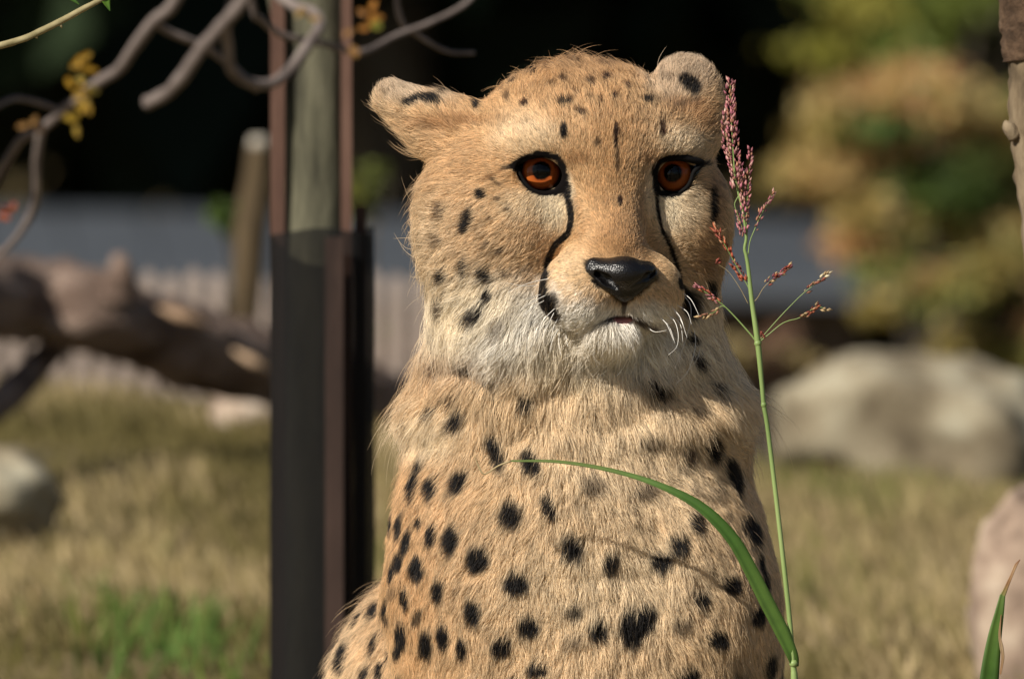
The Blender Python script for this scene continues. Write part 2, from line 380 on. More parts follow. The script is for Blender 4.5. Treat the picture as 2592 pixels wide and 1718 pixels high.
b_.inputs['Base Color'].default_value = (.0035, .0033, .0035, 1); b_.inputs['Roughness'].default_value = .8; b_.inputs['Specular IOR Level'].default_value = .25
tp = N_.new('ShaderNodeBsdfTransparent'); mx = N_.new('ShaderNodeMixShader'); mx.inputs[0].default_value = .82
L_.new(tp.outputs[0], mx.inputs[1]); L_.new(b_.outputs[0], mx.inputs[2]); L_.new(mx.outputs[0], N_['Material Output'].inputs[0])
gd = empty('tree_guard', (at(815, 900, PD).x, at(815, 900, PD).y, tz)); props(gd, 'tree guard of rusty bars wrapped in a black mesh sleeve', 'tree guard')
m_rust2 = mat_noise('dark_rust', [(.3, (.018, .011, .009)), (.5, (.04, .024, .019)), (.7, (.06, .036, .028))], 26, .9, .4, (1, 1, .25))
def bar(px, w, dd, top=-300, mt=None):
    a = at(px, 1000, PD + dd); t = at(px, top, PD + dd); hw = w * s / 2
    box('bar', (a.x - hw, a.y - hw * .6, tz - .05), (a.x + hw, a.y + hw * .6, t.z), mt or m_rust, gd)
bar(703, 36, -.012); bar(877, 27, -.012); bar(846, 46, -.058, 600, m_rust2); bar(912, 30, .03, 520)
# sleeve: rounded box tube
th = np.linspace(0, 2 * np.pi, 40, endpoint=False); cx_, hw = 816, 136 * s; cen = at(cx_, 600, PD)
rr = (np.abs(np.cos(th)) ** 5 + np.abs(np.sin(th)) ** 5) ** (-1 / 5)
zz = np.concatenate([[tz - .03], np.linspace(tz + .05, cen.z + .004, 14)]); V = []
for q, z in enumerate(zz):
    k_ = 1 - .035 * smooth(tz, cen.z, z) + .006 * np.sin(q * 2.1)
    V.append(np.stack([cen.x + hw * k_ * rr * np.cos(th), cen.y + .045 * rr * np.sin(th), np.full(40, z) + .0025 * np.sin(th * 3)], 1))
V = np.array(V).reshape(-1, 3); i, k = np.meshgrid(np.arange(len(zz) - 1), np.arange(40), indexing='ij'); k2 = (k + 1) % 40
me = mesh_np('mesh_sleeve', V, np.stack([i * 40 + k, i * 40 + k2, (i + 1) * 40 + k2, (i + 1) * 40 + k], -1).reshape(-1, 4))
link('mesh_sleeve', me, m_net, gd)

# ------------------------------------------------------------------ autumn trees on the right
AUT = [(.50, .35, .14), (.46, .36, .13), (.38, .34, .09), (.22, .25, .06), (.08, .13, .03), (.05, .085, .02), (.42, .38, .07), (.58, .34, .15), (.60, .28, .13), (.46, .35, .14), (.12, .16, .04)]
def autumn(label, px, py, dist, rpx, rpy, n, size, pal, seed, foot_px, tr=14):
    s = sc_at(dist); c = at(px, py, dist); fx = at(foot_px, 900, dist); z = float(terrain(fx.x, fx.y))
    return tree('autumn_tree', label, (fx.x, fx.y, z), c.z - z, tr * s, (c.x, c.y, c.z), (rpx * s, rpx * s * .8, rpy * s), n, size, pal, seed, m_leaf, None, nbr=6, fill=.45, per=170, lump=.62, squash=(1.5, 1, .6))
autumn('tree with orange and tan autumn leaves and a pale slim trunk', 2330, 430, 20.5, 350, 340, 9500, .026, AUT, 41, 2400, 26)
autumn('tall yellow-green tree behind the orange leaves', 2330, -60, 24, 420, 300, 4200, .030, [(.30, .29, .05), (.16, .20, .04), (.08, .13, .03), (.34, .31, .06)], 42, 2560, 26)
autumn('tan-leaved bush standing in front of the grey shed roof', 2520, 780, 18.5, 320, 190, 4800, .022, [(.36, .29, .09), (.24, .24, .07), (.46, .30, .14), (.15, .17, .05), (.42, .33, .12)], 43, 2450, 10)
autumn('low reddish brown bush between the cheetah and the pale boulder', 1920, 930, 16.5, 170, 120, 1800, .018, [(.22, .12, .08), (.30, .18, .12), (.15, .09, .06), (.26, .20, .09)], 44, 1940, 8)
autumn('small brown shrub growing beside the tree guard', 990, 900, 16.0, 90, 200, 1100, .018, [(.16, .11, .08), (.20, .13, .09), (.12, .13, .03)], 45, 1000, 8)
autumn('small green sapling beside the sawn stem', 580, 545, 12.6, 55, 60, 320, .014, [(.12, .20, .04), (.16, .24, .05), (.08, .13, .03)], 46, 600, 6)
autumn('olive and orange sapling to the side of the young tree', 945, 470, 12.9, 70, 70, 380, .014, [(.22, .22, .04), (.40, .18, .06), (.14, .16, .04)], 47, 960, 6)
# ================================================================== CHEETAH
# --- signed distance model, in animal coordinates (photo pixels at the focal plane; x right, y down, z away)
YAW = math.radians(16); CS, SN = math.cos(YAW), math.sin(YAW)
HO = np.array([1535., 443., 0.])
def hd(u, v, w):                     # head frame: u to the animal's left, v down, w forward out of the face
    return HO + np.array([u * CS + w * SN, v + u * 0.018, u * SN - w * CS])
HROT = np.array([[CS, .018, SN], [0, 1, 0], [SN, 0, -CS]])   # rows: u, v, w axes in animal coordinates
I3 = np.eye(3)
def rotz(a):
    a = math.radians(a); c, s = math.cos(a), math.sin(a)
    return np.array([[c, s, 0], [-s, c, 0], [0, 0, 1]])
PR = []
def ell(c, r, k=45, R=I3, op='u'): PR.append(('e', np.array(c, float), np.array(r, float), np.array(R, float), k, op))
def hell(c, r, k=45, op='u'): ell(hd(*c), r, k, HROT, op)
def cone(a, b, ra, rb, k=45, op='u'): PR.append(('c', np.array(a, float), np.array(b, float), float(ra), float(rb), k, op))
def hcone(a, b, ra, rb, k=45, op='u'): cone(hd(*a), hd(*b), ra, rb, k, op)

hell((0, -62, -215), (296, 220, 262))                        # skull
for s in (-1, 1):
    hell((-262 if s < 0 else 212, 118, -205), (165, 215, 180), 70)          # cheek ruff
    hell((s * 180, 105, -112), (140, 150, 122), 80)           # cheek bone
    hell((s * 150, -80, -62), (118, 56, 90), 60)             # brow
hell((-205, 300, -200), (150, 165, 160), 100); hell((150, 300, -205), (135, 160, 155), 100)   # lower cheeks running into the throat
hell((-150, 400, -135), (165, 135, 125), 90); hell((150, 392, -155), (140, 120, 120), 90)                # throat ruff
hell((0, -60, -50), (120, 120, 90), 60)                      # forehead between the brows
hcone((0, -30, -70), (-4, 185, 52), 106, 88, 80)             # nose bridge
for s in (-1, 1): hell((s * 76 - 4, 288, 60), (104, 96, 100), 36)   # whisker pads
hell((-4, 255, 40), (120, 80, 100), 40)
hell((-4, 386, 52), (72, 38, 70), 12)                        # chin
hcone((0, 362, -40), (0, 330, -260), 84, 190, 60)             # lower jaw
# throat and neck
cone((1440, 520, 330), (1450, 1000, 300), 250, 275, 80)
cone((1310, 800, 250), (1262, 1050, 290), 175, 205, 110)
cone((1592, 780, 260), (1678, 1060, 290), 160, 210, 110)
ell((1470, 1085, 300), (402, 140, 260), 80)                  # mane bulge over the shoulders
ell((1458, 1370, 350), (458, 420, 385), 80)                  # chest
ell((1490, 1780, 380), (480, 520, 410), 90)
ell((1238, 1500, 320), (252, 420, 330), 80); ell((1720, 1560, 330), (250, 430, 330), 80)   # shoulders
ell((1095, 1930, 820), (300, 470, 420), 30)                  # flank behind the shoulder
# rest of the seated body, below the frame
GY = CY + 0.745 / U
cone((1470, 1700, 650), (1450, 3250, 1950), 470, 560, 90)
for x, dx in ((1290, -10), (1680, 20)):
    cone((x, 1950, 330), (x + dx, 3000, 300), 190, 120, 80); cone((x + dx, 3000, 300), (x + dx, GY - 90, 280), 120, 78, 60)
    ell((x + dx, GY - 62, 190), (100, 66, 180), 40)
for s in (-1, 1):
    ell((1450 + s * 420, 3350, 1800), (230, 560, 620), 80)
    cone((1450 + s * 470, 3700, 1500), (1450 + s * 480, GY - 70, 1050), 170, 90, 70)
    ell((1450 + s * 480, GY - 62, 950), (105, 66, 220), 40)
cone((1450, GY - 260, 2450), (1300, GY - 60, 2900), 130, 62, 70); cone((1300, GY - 60, 2900), (200, GY - 56, 2700), 62, 55, 40)
# ears, turned back
EARL = ((1165, 345, 200), (992, 240, 245))
cone(*EARL, 98, 42, 40)
ell((1738, 238, 205), (88, 100, 56), 34); cone((1690, 330, 190), (1748, 320, 200), 90, 84, 44)
# hollows of the ears (open to the side and back)
cone((960, 330, 330), (1090, 360, 330), 40, 66, 25, 's')
cone((1790, 250, 300), (1770, 340, 300), 50, 60, 25, 's')
# eye openings, mouth line, philtrum
EYES = [dict(c=np.array([1367., 439., 36.]), R=76., out=[(1297, 421), (1310, 411), (1328, 401), (1350, 394), (1374, 391), (1397, 395), (1414, 404), (1425, 420), (1430, 445), (1433, 470), (1430, 483), (1415, 486), (1396, 488), (1372, 489), (1350, 483), (1333, 469), (1321, 452), (1311, 434)]),
        dict(c=np.array([1709., 442., 128.]), R=74., out=[(1657, 436), (1661, 420), (1672, 408), (1690, 401), (1712, 398), (1735, 400), (1755, 405), (1778, 411), (1768, 424), (1757, 436), (1750, 456), (1740, 473), (1722, 486), (1702, 492), (1684, 491), (1667, 484), (1660, 465)])]
ell(EYES[0]['c'] + [-3, 2, -72], (60, 44, 70), 10, rotz(8), 's')
ell(EYES[1]['c'] + [0, 4, -72], (50, 44, 70), 10, rotz(-4), 's')
MOUTH = [(-150, 392, 60), (-90, 392, 118), (-40, 374, 146), (-4, 362, 150), (34, 374, 146), (84, 388, 118), (140, 385, 60)]
for a, b in zip(MOUTH, MOUTH[1:]): hcone(a, b, 12, 12, 10, 's')
hcone((-4, 320, 172), (-4, 362, 164), 9, 9, 16, 's')

def prim(p, q):
    if q[0] == 'e':
        d = (p - q[1]) @ q[3].T
        a = d / q[2]; k0 = np.sqrt((a * a).sum(-1)) + 1e-9; b = a / q[2]; k1 = np.sqrt((b * b).sum(-1)) + 1e-9
        return k0 * (k0 - 1) / k1
    a, b = q[1], q[2]; ab = b - a; t = np.clip(((p - a) @ ab) / (ab @ ab), 0, 1)
    return np.sqrt(((p - a - t[..., None] * ab) ** 2).sum(-1)) - (q[3] + (q[4] - q[3]) * t)
def comb(d, e, k, op):
    if op == 'u':
        h = np.maximum(k - np.abs(d - e), 0) / k; return np.minimum(d, e) - h * h * k * .25
    h = np.maximum(k - np.abs(d + e), 0) / k; return np.maximum(d, -e) + h * h * k * .25
def bbox(q):
    if q[0] == 'e': r = np.full(3, q[2].max()) if not np.allclose(q[3], I3) else q[2]; return q[1] - r, q[1] + r
    r = max(q[3], q[4]); return np.minimum(q[1], q[2]) - r, np.maximum(q[1], q[2]) + r
def sdf(p, PRS):
    d = np.full(len(p), 1e4)
    for q in PRS:
        lo, hi = bbox(q); m = q[-2] + 40
        w = np.where(((p > lo - m) & (p < hi + m)).all(1))[0]
        if len(w): d[w] = comb(d[w], prim(p[w], q), q[-2], q[-1])
    return d
def polygonise(PRS, xs, ys, zs):
    F = np.full((len(xs), len(ys), len(zs)), 1e4, np.float32)
    for q in PRS:
        lo, hi = bbox(q); m = q[-2] + 60
        sl = [slice(max(0, np.searchsorted(g, l - m) - 1), np.searchsorted(g, h + m) + 1) for g, l, h in zip((xs, ys, zs), lo, hi)]
        if any(s.stop - s.start < 1 for s in sl): continue
        P = np.stack(np.meshgrid(xs[sl[0]], ys[sl[1]], zs[sl[2]], indexing='ij'), -1)
        sh = P.shape[:3]
        F[sl[0], sl[1], sl[2]] = comb(F[sl[0], sl[1], sl[2]], prim(P.reshape(-1, 3), q).reshape(sh).astype(np.float32), q[-2], q[-1])
    S = F < 0
    n = S[:-1, :-1, :-1].astype(np.int8)
    cnt = sum(S[a:S.shape[0] - 1 + a, b:S.shape[1] - 1 + b, c:S.shape[2] - 1 + c].astype(np.int8) for a in (0, 1) for b in (0, 1) for c in (0, 1))
    act = np.argwhere((cnt > 0) & (cnt < 8)); idx = np.full(cnt.shape, -1, np.int32); idx[tuple(act.T)] = np.arange(len(act))
    cor = [(a, b, c) for a in (0, 1) for b in (0, 1) for c in (0, 1)]
    pos = {}; val = {}
    for c in cor:
        i = act + np.array(c); val[c] = F[tuple(i.T)].astype(float); pos[c] = np.stack([xs[i[:, 0]], ys[i[:, 1]], zs[i[:, 2]]], 1)
    acc = np.zeros((len(act), 3)); num = np.zeros(len(act))
    for c in cor:
        for ax in range(3):
            if c[ax]: continue
            e = list(c); e[ax] = 1; e = tuple(e)
            m = (val[c] < 0) != (val[e] < 0)
            t = val[c][m] / (val[c][m] - val[e][m]); acc[m] += pos[c][m] + t[:, None] * (pos[e][m] - pos[c][m]); num[m] += 1
    v = acc / num[:, None]
    quads = []
    for ax in range(3):
        a1, a2 = (ax + 1) % 3, (ax + 2) % 3
        A = np.take(S, range(0, S.shape[ax] - 1), ax); B = np.take(S, range(1, S.shape[ax]), ax)
        e = np.argwhere(A != B); e = e[(e[:, a1] > 0) & (e[:, a2] > 0) & (e[:, a1] < S.shape[a1] - 1) & (e[:, a2] < S.shape[a2] - 1)]
        ins = A[tuple(e.T)]
        def cell(d1, d2):
            q = e.copy(); q[:, a1] += d1; q[:, a2] += d2; return idx[tuple(q.T)]
        qd = np.stack([cell(-1, -1), cell(0, -1), cell(0, 0), cell(-1, 0)], 1)
        qd[~ins] = qd[~ins][:, ::-1]; quads.append(qd)
    f = np.vstack(quads); f = f[(f >= 0).all(1)]
    return v, f
def grad(p, PRS, h=2.0):
    g = np.stack([sdf(p + h * I3[a], PRS) - sdf(p - h * I3[a], PRS) for a in range(3)], 1)
    return g / (np.linalg.norm(g, axis=1)[:, None] + 1e-9)
def span(*segs):
    out = []
    for a, b, s in segs: out.append(np.arange(a, b, s))
    return np.concatenate(out)
xs = span((100, 900, 34), (900, 1860, 6.0), (1860, 2320, 16)); ys = span((60, 930, 6.0), (930, 1760, 13), (1760, GY + 60, 34))
zs = span((-260, 300, 6.0), (300, 700, 14), (700, 3050, 38))
BV, BF = polygonise(PR, xs, ys, zs)
G = grad(BV, PR)
for _ in range(2): BV = BV - G * np.clip(sdf(BV, PR), -6, 6)[:, None] * .9
BN = grad(BV, PR, 3.0)
# skin folds: neck rolls and loose skin over the chest
def fold(p):
    y = p[:, 1]; amp = np.clip((y - 860) / 90, 0, 1) * np.clip((1180 - y) / 120, 0, 1)
    d = 22 * amp * vnoise(np.stack([p[:, 0] / 120, y / 48 + .0016 * (p[:, 0] - 1450) ** 2 / 120, p[:, 2] / 200], 1), 5)
    amp2 = np.clip((y - 1080) / 100, 0, 1) * np.clip((2000 - y) / 200, 0, 1)
    d = d + 12 * amp2 * fbm(p / np.array([150., 220., 200.]), 9, 2)
    cre = 1440 + 0.00028 * (p[:, 0] - 1560) ** 2                       # crease across the chest
    d = d - 10 * np.exp(-((y - cre) / 11) ** 2) * np.clip(1 - np.abs(p[:, 0] - 1540) / 300, 0, 1) * (p[:, 2] < 300)
    return d
BV = BV + BN * fold(BV)[:, None]
bvh = BVHTree.FromPolygons([tuple(p) for p in BV], [tuple(int(i) for i in q) for q in BF])
def cast(px, py):
    d = np.array([px, py, 0.]) - CAML; d /= np.linalg.norm(d)
    h = bvh.ray_cast(Vector(CAML), Vector(d))
    if h[0] is None:                                # just outside the outline: nearest point of the surface
        return np.array(bvh.find_nearest(Vector((px, py, 150.)))[0])
    return np.array(h[0])

# --- coat: colour belongs to the surface, given by soft ellipsoidal patches on it
def s2l(c): c = np.array(c, float) / 255; return np.where(c <= .04045, c / 12.92, ((c + .055) / 1.055) ** 2.4)
TAN = s2l((223, 191, 149)); TAN2 = s2l((208, 166, 118)); CREAM = s2l((244, 227, 196)); WHITE = s2l((251, 246, 236)); BROWN = s2l((158, 112, 70))
BLACK = s2l((16, 12, 11)); DBROWN = s2l((50, 28, 16)); GREY = s2l((202, 178, 150)); PINK = s2l((196, 128, 124)); PALE = s2l((238, 211, 172))
COAT = []
def patch(x, y, rx, ry, col, st=1., soft=.9, ang=0, rz=None):
    p = cast(x, y); COAT.append((p, rotz(ang), np.array([rx, ry, rz or 2.0 * max(rx, ry)]), np.array(col), st, soft))
def coat(p):
    """p (n,3) -> colour (n,3), darkness of marking (n,)"""
    c = np.tile(TAN, (len(p), 1)); dk = np.zeros(len(p))
    n1 = fbm(p / 60., 21, 2)[:, None]; c = c * (1 + .10 * n1)
    tick = np.clip((vnoise(p / np.array([11., 9., 11.]), 61) - .30) * 3, 0, 1) * np.maximum(np.clip((1340 - p[:, 0]) / 120, 0, 1) * np.clip((800 - p[:, 1]) / 100, 0, 1), np.clip((330 - p[:, 1]) / 80, 0, 1))
    c = c * (1 - .5 * tick[:, None])
    wob = 1 + .16 * fbm(p / 14., 31, 2)
    for cen, R, r, col, st, soft in COAT:
        d = p - cen; m = np.where((np.abs(d) < r.max() * (1 + soft) * 1.35).all(1))[0]
        if not len(m): continue
        q = np.sqrt((((d[m] @ R.T) / r) ** 2).sum(1)) * wob[m]
        w = np.clip((1 + soft * .5 - q) / max(soft, 1e-3), 0, 1); w = w * w * (3 - 2 * w) * st
        c[m] = c[m] * (1 - w[:, None]) + col * w[:, None]
        if col.max() < .12: dk[m] = np.maximum(dk[m], w)
    return c, dk
# large soft regions
B_ = 1.3
for x, y, rx, ry, col, st in [
    (1400, 330, 430, 260, TAN2, .55), (1250, 560, 240, 160, TAN2, .30), (1470, 1020, 420, 90, PALE, .6),
    (1450, 170, 330, 110, TAN2, .8), (1460, 160, 300, 45, BROWN, .4), (1250, 230, 160, 90, TAN2, .5), (1180, 390, 120, 120, TAN2, .45), (1560, 560, 70, 170, TAN2, .75), (1580, 610, 95, 80, BROWN, .42),
    (1560, 330, 55, 150, TAN2, .7), (1000, 1450, 110, 420, TAN2, .8), (1120, 1500, 120, 380, TAN2, .35), (900, 1650, 130, 200, PALE, .4),
    (1350, 352, 70, 44, CREAM, .5), (1310, 330, 80, 60, PALE, .5), (1725, 358, 62, 36, CREAM, .6), (1780, 370, 50, 45, PALE, .5),
    (1400, 530, 42, 58, CREAM, .95), (1330, 520, 70, 40, CREAM, .6), (1690, 540, 34, 60, CREAM, .95), (1740, 520, 50, 60, CREAM, .6), (1440, 480, 14, 40, CREAM, .7), (1645, 490, 14, 60, CREAM, .6),
    (1445, 700, 55, 60, PALE, .6), (1200, 600, 120, 120, PALE, .45), (1090, 700, 70, 160, CREAM, .45), (1150, 640, 120, 100, BROWN, .15),
    (1500, 805, 90, 34, WHITE, .95), (1650, 800, 80, 34, WHITE, .9), (1578, 870, 120, 62, WHITE, 1.), (1578, 860, 90, 45, WHITE, 1.),
    (1290, 840, 200, 110, WHITE, 1.), (1320, 850, 150, 90, WHITE, 1.), (1200, 770, 110, 80, CREAM, .8), (1140, 850, 90, 80, CREAM, .7), (1480, 930, 190, 90, CREAM, .9), (1650, 890, 170, 80, WHITE, .85), (1770, 820, 70, 80, CREAM, .8), (1800, 950, 110, 70, CREAM, .6),
    (1120, 960, 120, 50, BROWN, .2), (1150, 910, 90, 30, BROWN, .35), (1300, 990, 110, 40, TAN, .5),
    (1080, 1110, 110, 60, CREAM, .75), (1500, 1090, 260, 110, PALE, .7), (1600, 1200, 220, 130, CREAM, .55), (1500, 1330, 330, 260, PALE, .5), (1500, 1600, 330, 260, PALE, .6), (1560, 1480, 220, 120, CREAM, .35), (1880, 1050, 90, 90, CREAM, .5),
    (1010, 225, 70, 36, GREY, .95), (1100, 250, 60, 18, GREY, .6), (1735, 175, 90, 70, GREY, .95), (1690, 215, 60, 50, GREY, .6),
    (1150, 305, 100, 14, BROWN, .6), (1100, 320, 60, 18, BROWN, .4), (1730, 270, 60, 22, BROWN, .6), (1790, 300, 40, 40, BROWN, .5), (1800, 640, 45, 90, BROWN, .6), (1810, 480, 24, 70, BROWN, .5)]:
    patch(x, y, rx, ry, col, st, B_)
def spots(lst, ox, oy, sc, boost=1.05):
    for t in lst:
        x, y, rx, ry = t[:4]; ang = t[4] if len(t) > 4 else 0; st = t[5] if len(t) > 5 else 1.
        e = 1.12
        patch(ox + x / sc, oy + y / sc, rx / sc * e, ry / sc * e, BLACK if st > .75 else DBROWN, min(1, st * boost), .55, ang)
spots([(645, 185, 30, 36, 25), (555, 295, 22, 36, 40), (600, 350, 14, 66), (697, 320, 30, 78, 6), (800, 350, 36, 76), (980, 310, 46, 78, 25), (1215, 130, 42, 110, -20), (1430, 190, 46, 82, -35),
       (1310, 520, 70, 72), (1550, 480, 32, 90, -25), (545, 575, 18, 62), (600, 585, 24, 84, 10), (722, 565, 20, 32), (800, 650, 33, 66), (920, 680, 48, 98, 5), (640, 690, 27, 82, 15),
       (710, 860, 45, 84), (1090, 800, 74, 80, 20), (515, 810, 26, 60), (555, 880, 18, 60), (605, 820, 16, 55), (845, 1000, 40, 77), (945, 1005, 18, 34, 10, .45), (1340, 955, 76, 66),
       (635, 1050, 24, 60, -10), (530, 1120, 16, 80), (400, 1020, 30, 45, 20, .5), (445, 1145, 34, 66, 20), (1060, 1140, 50, 80, -10), (715, 1170, 24, 60, 30, .8), (1410, 1230, 66, 66),
       (605, 1290, 36, 92), (760, 1350, 42, 88), (870, 1300, 38, 78), (990, 1365, 32, 66), (1240, 1360, 64, 60, -40), (250, 1430, 38, 108, 10), (440, 1350, 16, 70, 15), (525, 1420, 14, 45),
       (470, 1520, 22, 62), (110, 1500, 25, 60, 20), (380, 1540, 34, 42), (610, 1560, 34, 30), (1470, 1510, 68, 38), (505, 1240, 10, 50)], 780, 1100, 2.537)
spots([(640, 50, 60, 52, 0, .62), (870, 120, 40, 60, 0, .62), (1020, 90, 45, 80), (1240, 210, 45, 88, -15), (1350, 250, 34, 92, -10), (255, 330, 78, 66, 0, .66), (600, 370, 64, 58, 0, .7), (905, 350, 42, 42, 0, .35),
       (1070, 390, 40, 46, 0, .6), (125, 735, 68, 76, -20), (370, 820, 50, 60), (920, 570, 44, 60, -15), (810, 715, 58, 68, 30), (695, 820, 66, 58), (1270, 620, 60, 88, -35), (1365, 560, 34, 76, -10), (1140, 965, 60, 60, -20),
       (1440, 930, 24, 92, -10), (1430, 800, 14, 60), (955, 1060, 52, 44, 30), (1310, 1165, 45, 70, 25), (140, 1130, 52, 50, 0, .85), (488, 1240, 60, 112), (600, 1185, 62, 84, 20), (530, 1280, 50, 80), (290, 1260, 60, 66),
       (825, 1230, 56, 46, 0, .7), (1055, 1310, 64, 56, 30), (150, 1330, 34, 34, 0, .7), (90, 1330, 30, 36, 0, .4), (1385, 1480, 45, 82, 8), (880, 1545, 62, 45), (1190, 1550, 50, 30, 0, .6)], 1400, 1100, 2.537)
spots([(330, 130, 30, 42, 0, .5), (245, 275, 34, 36, 0, .5), (375, 355, 28, 46, 0, .85), (510, 305, 24, 56, -12), (640, 355, 33, 56, -25), (650, 150, 18, 26, 0, .6), (745, 195, 24, 20, 0, .6), (775, 340, 20, 25, 0, .6),
       (885, 320, 14, 15, 0, .4), (660, 490, 34, 36, 20, .8), (380, 540, 24, 60, 0, .6), (580, 630, 58, 52, -20, .85), (725, 715, 34, 46, 0, .5), (240, 450, 40, 28, 0, .4), (300, 740, 30, 40, 0, .5),
       (380, 950, 50, 28, 20, .75), (545, 945, 38, 52, -20, .8), (700, 1100, 50, 38), (920, 1190, 42, 56, 35, .85), (315, 1265, 34, 36, 0, .9), (445, 1180, 40, 22, 20, .8), (485, 1310, 52, 74, 30), (205, 1335, 36, 20, 0, .4)], 980, 560, 2.6135, 1.4)
spots([(475, 830, 88, 44), (900, 830, 46, 52), (700, 1300, 28, 50, 0, .6), (770, 1010, 50, 26, 0, .5), (690, 1420, 40, 40, 0, .4), (720, 460, 40, 36, 0, .8), (760, 620, 50, 38, 0, .85), (850, 80, 40, 60, 0, .8)], 1500, 700, 2.904, 1.35)
spots([(550, 280, 15, 29), (725, 235, 16, 20, 0, .8), (822, 195, 18, 20), (960, 460, 16, 36), (968, 325, 36, 17, 0, .8), (780, 330, 18, 20, 0, .55), (1350, 320, 34, 17, 0, .8), (1415, 450, 14, 36, 0, .65), (1160, 225, 24, 18, 0, .65),
       (1085, 240, 20, 22, 0, .5), (1255, 265, 14, 20, 0, .7), (1195, 305, 12, 14, 0, .6), (1040, 370, 30, 12, 20, .55), (1020, 285, 14, 12, 0, .5), (960, 230, 20, 12, 0, .5), (1200, 480, 10, 60, 0, .6), (1208, 590, 8, 60, 0, .45),
       (1220, 780, 12, 20, 0, .7), (575, 750, 25, 25), (510, 875, 24, 52, 18), (390, 830, 18, 40, 0, .5), (650, 770, 15, 10, 0, .4), (1115, 510, 14, 20, 0, .45), (1130, 320, 12, 15, 0, .5), (700, 300, 18, 24, 0, .4), (640, 690, 40, 8, 40, .4),
       (1645, 800, 20, 75), (620, 860, 14, 10, 0, .4), (700, 820, 14, 8, 0, .4), (885, 140, 26, 14, 0, .45), (1010, 150, 30, 14, 0, .4), (1150, 150, 30, 14, 0, .4), (900, 245, 14, 12, 0, .4), (1085, 310, 16, 8, 0, .4), (660, 230, 14, 16, 0, .4)], 900, 80, 1.823, 1.8)
spots([(530, 668, 120, 44, -25), (740, 665, 130, 50, 18), (860, 610, 40, 34)], 920, 100, 4.356)                        # back of the ear
spots([(1085, 500, 78, 120, 30 - 65), (1010, 450, 60, 60), (830, 410, 70, 34, 0, .45), (600, 900, 30, 20, 0, .3), (980, 720, 80, 34, -30, .6), (1120, 660, 50, 60, 0, .5)], 1500, 100, 4.356)
# tear lines, mouth-corner patches, eye surrounds, nose edge
TEARL = [(1431, 478, 9), (1443, 519, 9.5), (1446, 554, 9), (1437, 590, 8), (1420, 606, 8), (1404, 620, 8), (1392, 645, 8.5), (1386, 670, 9), (1381, 700, 8.5), (1378, 728, 8.5), (1380, 752, 11), (1392, 778, 15), (1406, 800, 12)]
TEARR = [(1661, 484, 5), (1662, 510, 5), (1667, 545, 5), (1676, 580, 5), (1692, 613, 5.5), (1703, 640, 6), (1712, 665, 6), (1719, 697, 6), (1726, 730, 9), (1738, 760, 16), (1748, 785, 16)]
for tl in (TEARL, TEARR):
    xy = catmull([t[:3] for t in tl], 46)
    for x, y, r in xy: patch(x, y, r, r * 1.25, BLACK, 1., .35, 0, 80)
patch(1392, 770, 30, 20, BLACK, .95, .5, -50); patch(1408, 800, 14, 18, BLACK, .9, .5); patch(1752, 770, 22, 36, BLACK, .85, .6)
for e in EYES:
    for x, y in catmull(np.array(e['out'] + e['out'][:1], float), 40): patch(x, y, 11, 10, BLACK, 1., .4, 0, 150)
patch(1368, 441, 62, 42, BLACK, 1., .2, 0, 160); patch(1712, 444, 52, 42, BLACK, 1., .2, 0, 160)
patch(1420, 468, 20, 20, BLACK, 1., .3, 0, 160); patch(1462, 402, 32, 16, BROWN, .5, 1.); patch(1640, 402, 24, 18, BROWN, .5, 1.)
patch(1285, 424, 18, 6, BLACK, .8, .6, -12); patch(1240, 447, 40, 5, BROWN, .5, .8, -25); patch(1790, 414, 16, 7, BLACK, .85, .6, 10)
for x, y in [(1490, 668), (1500, 690), (1518, 708), (1536, 722), (1552, 738), (1566, 752), (1579, 764), (1594, 752), (1612, 740), (1634, 724), (1655, 704)]: patch(x, y, 12, 10, BLACK, .9, .6, 0, 60)
[patch(x, y, 13, 6, DBROWN, .75, .8, 0, 60) for x, y in catmull([(1510, 820, 0), (1554, 809, 0), (1578, 803, 0), (1604, 809, 0), (1650, 822, 0)], 18)[:, :2]]
patch(1577, 698, 84, 42, BLACK, 1., .2, 0, 130); patch(1579, 778, 7, 20, DBROWN, .8, .8); patch(1578, 812, 24, 9, PINK, .95, .7); patch(1578, 805, 34, 5, DBROWN, .6, .6)
# unseen parts of the body carry scattered spots as well
cand = BV[rng.choice(len(BV), 4000, replace=False)]; cand_n = 0; placed = np.array([c[0] for c in COAT]); ext = []
for p in cand:
    if p[1] < 1000 and p[2] < 420: continue
    if p[1] < 1740 and p[2] < 420: continue
    if np.min(((placed - p) ** 2).sum(1)) < 70 ** 2 or (ext and np.min(((np.array(ext) - p) ** 2).sum(1)) < 92 ** 2): continue
    ext.append(p)
for p in ext: COAT.append((p, I3, np.array([27., 34, 30]) * random.uniform(.8, 1.15), BLACK, 1., .5))

# --- body mesh
m_skin = mat_attr('cheetah_skin', .9, .1)
ROOT = empty('cheetah', (0.03, 0.12, 0))
props(ROOT, 'spotted cheetah sitting upright with black tear lines and amber eyes', 'cheetah')
me = mesh_np('body', loc2w(BV), BF)
BC, BD = coat(BV)
set_color(me, BC * .75)
body = link('body', me, m_skin, ROOT)

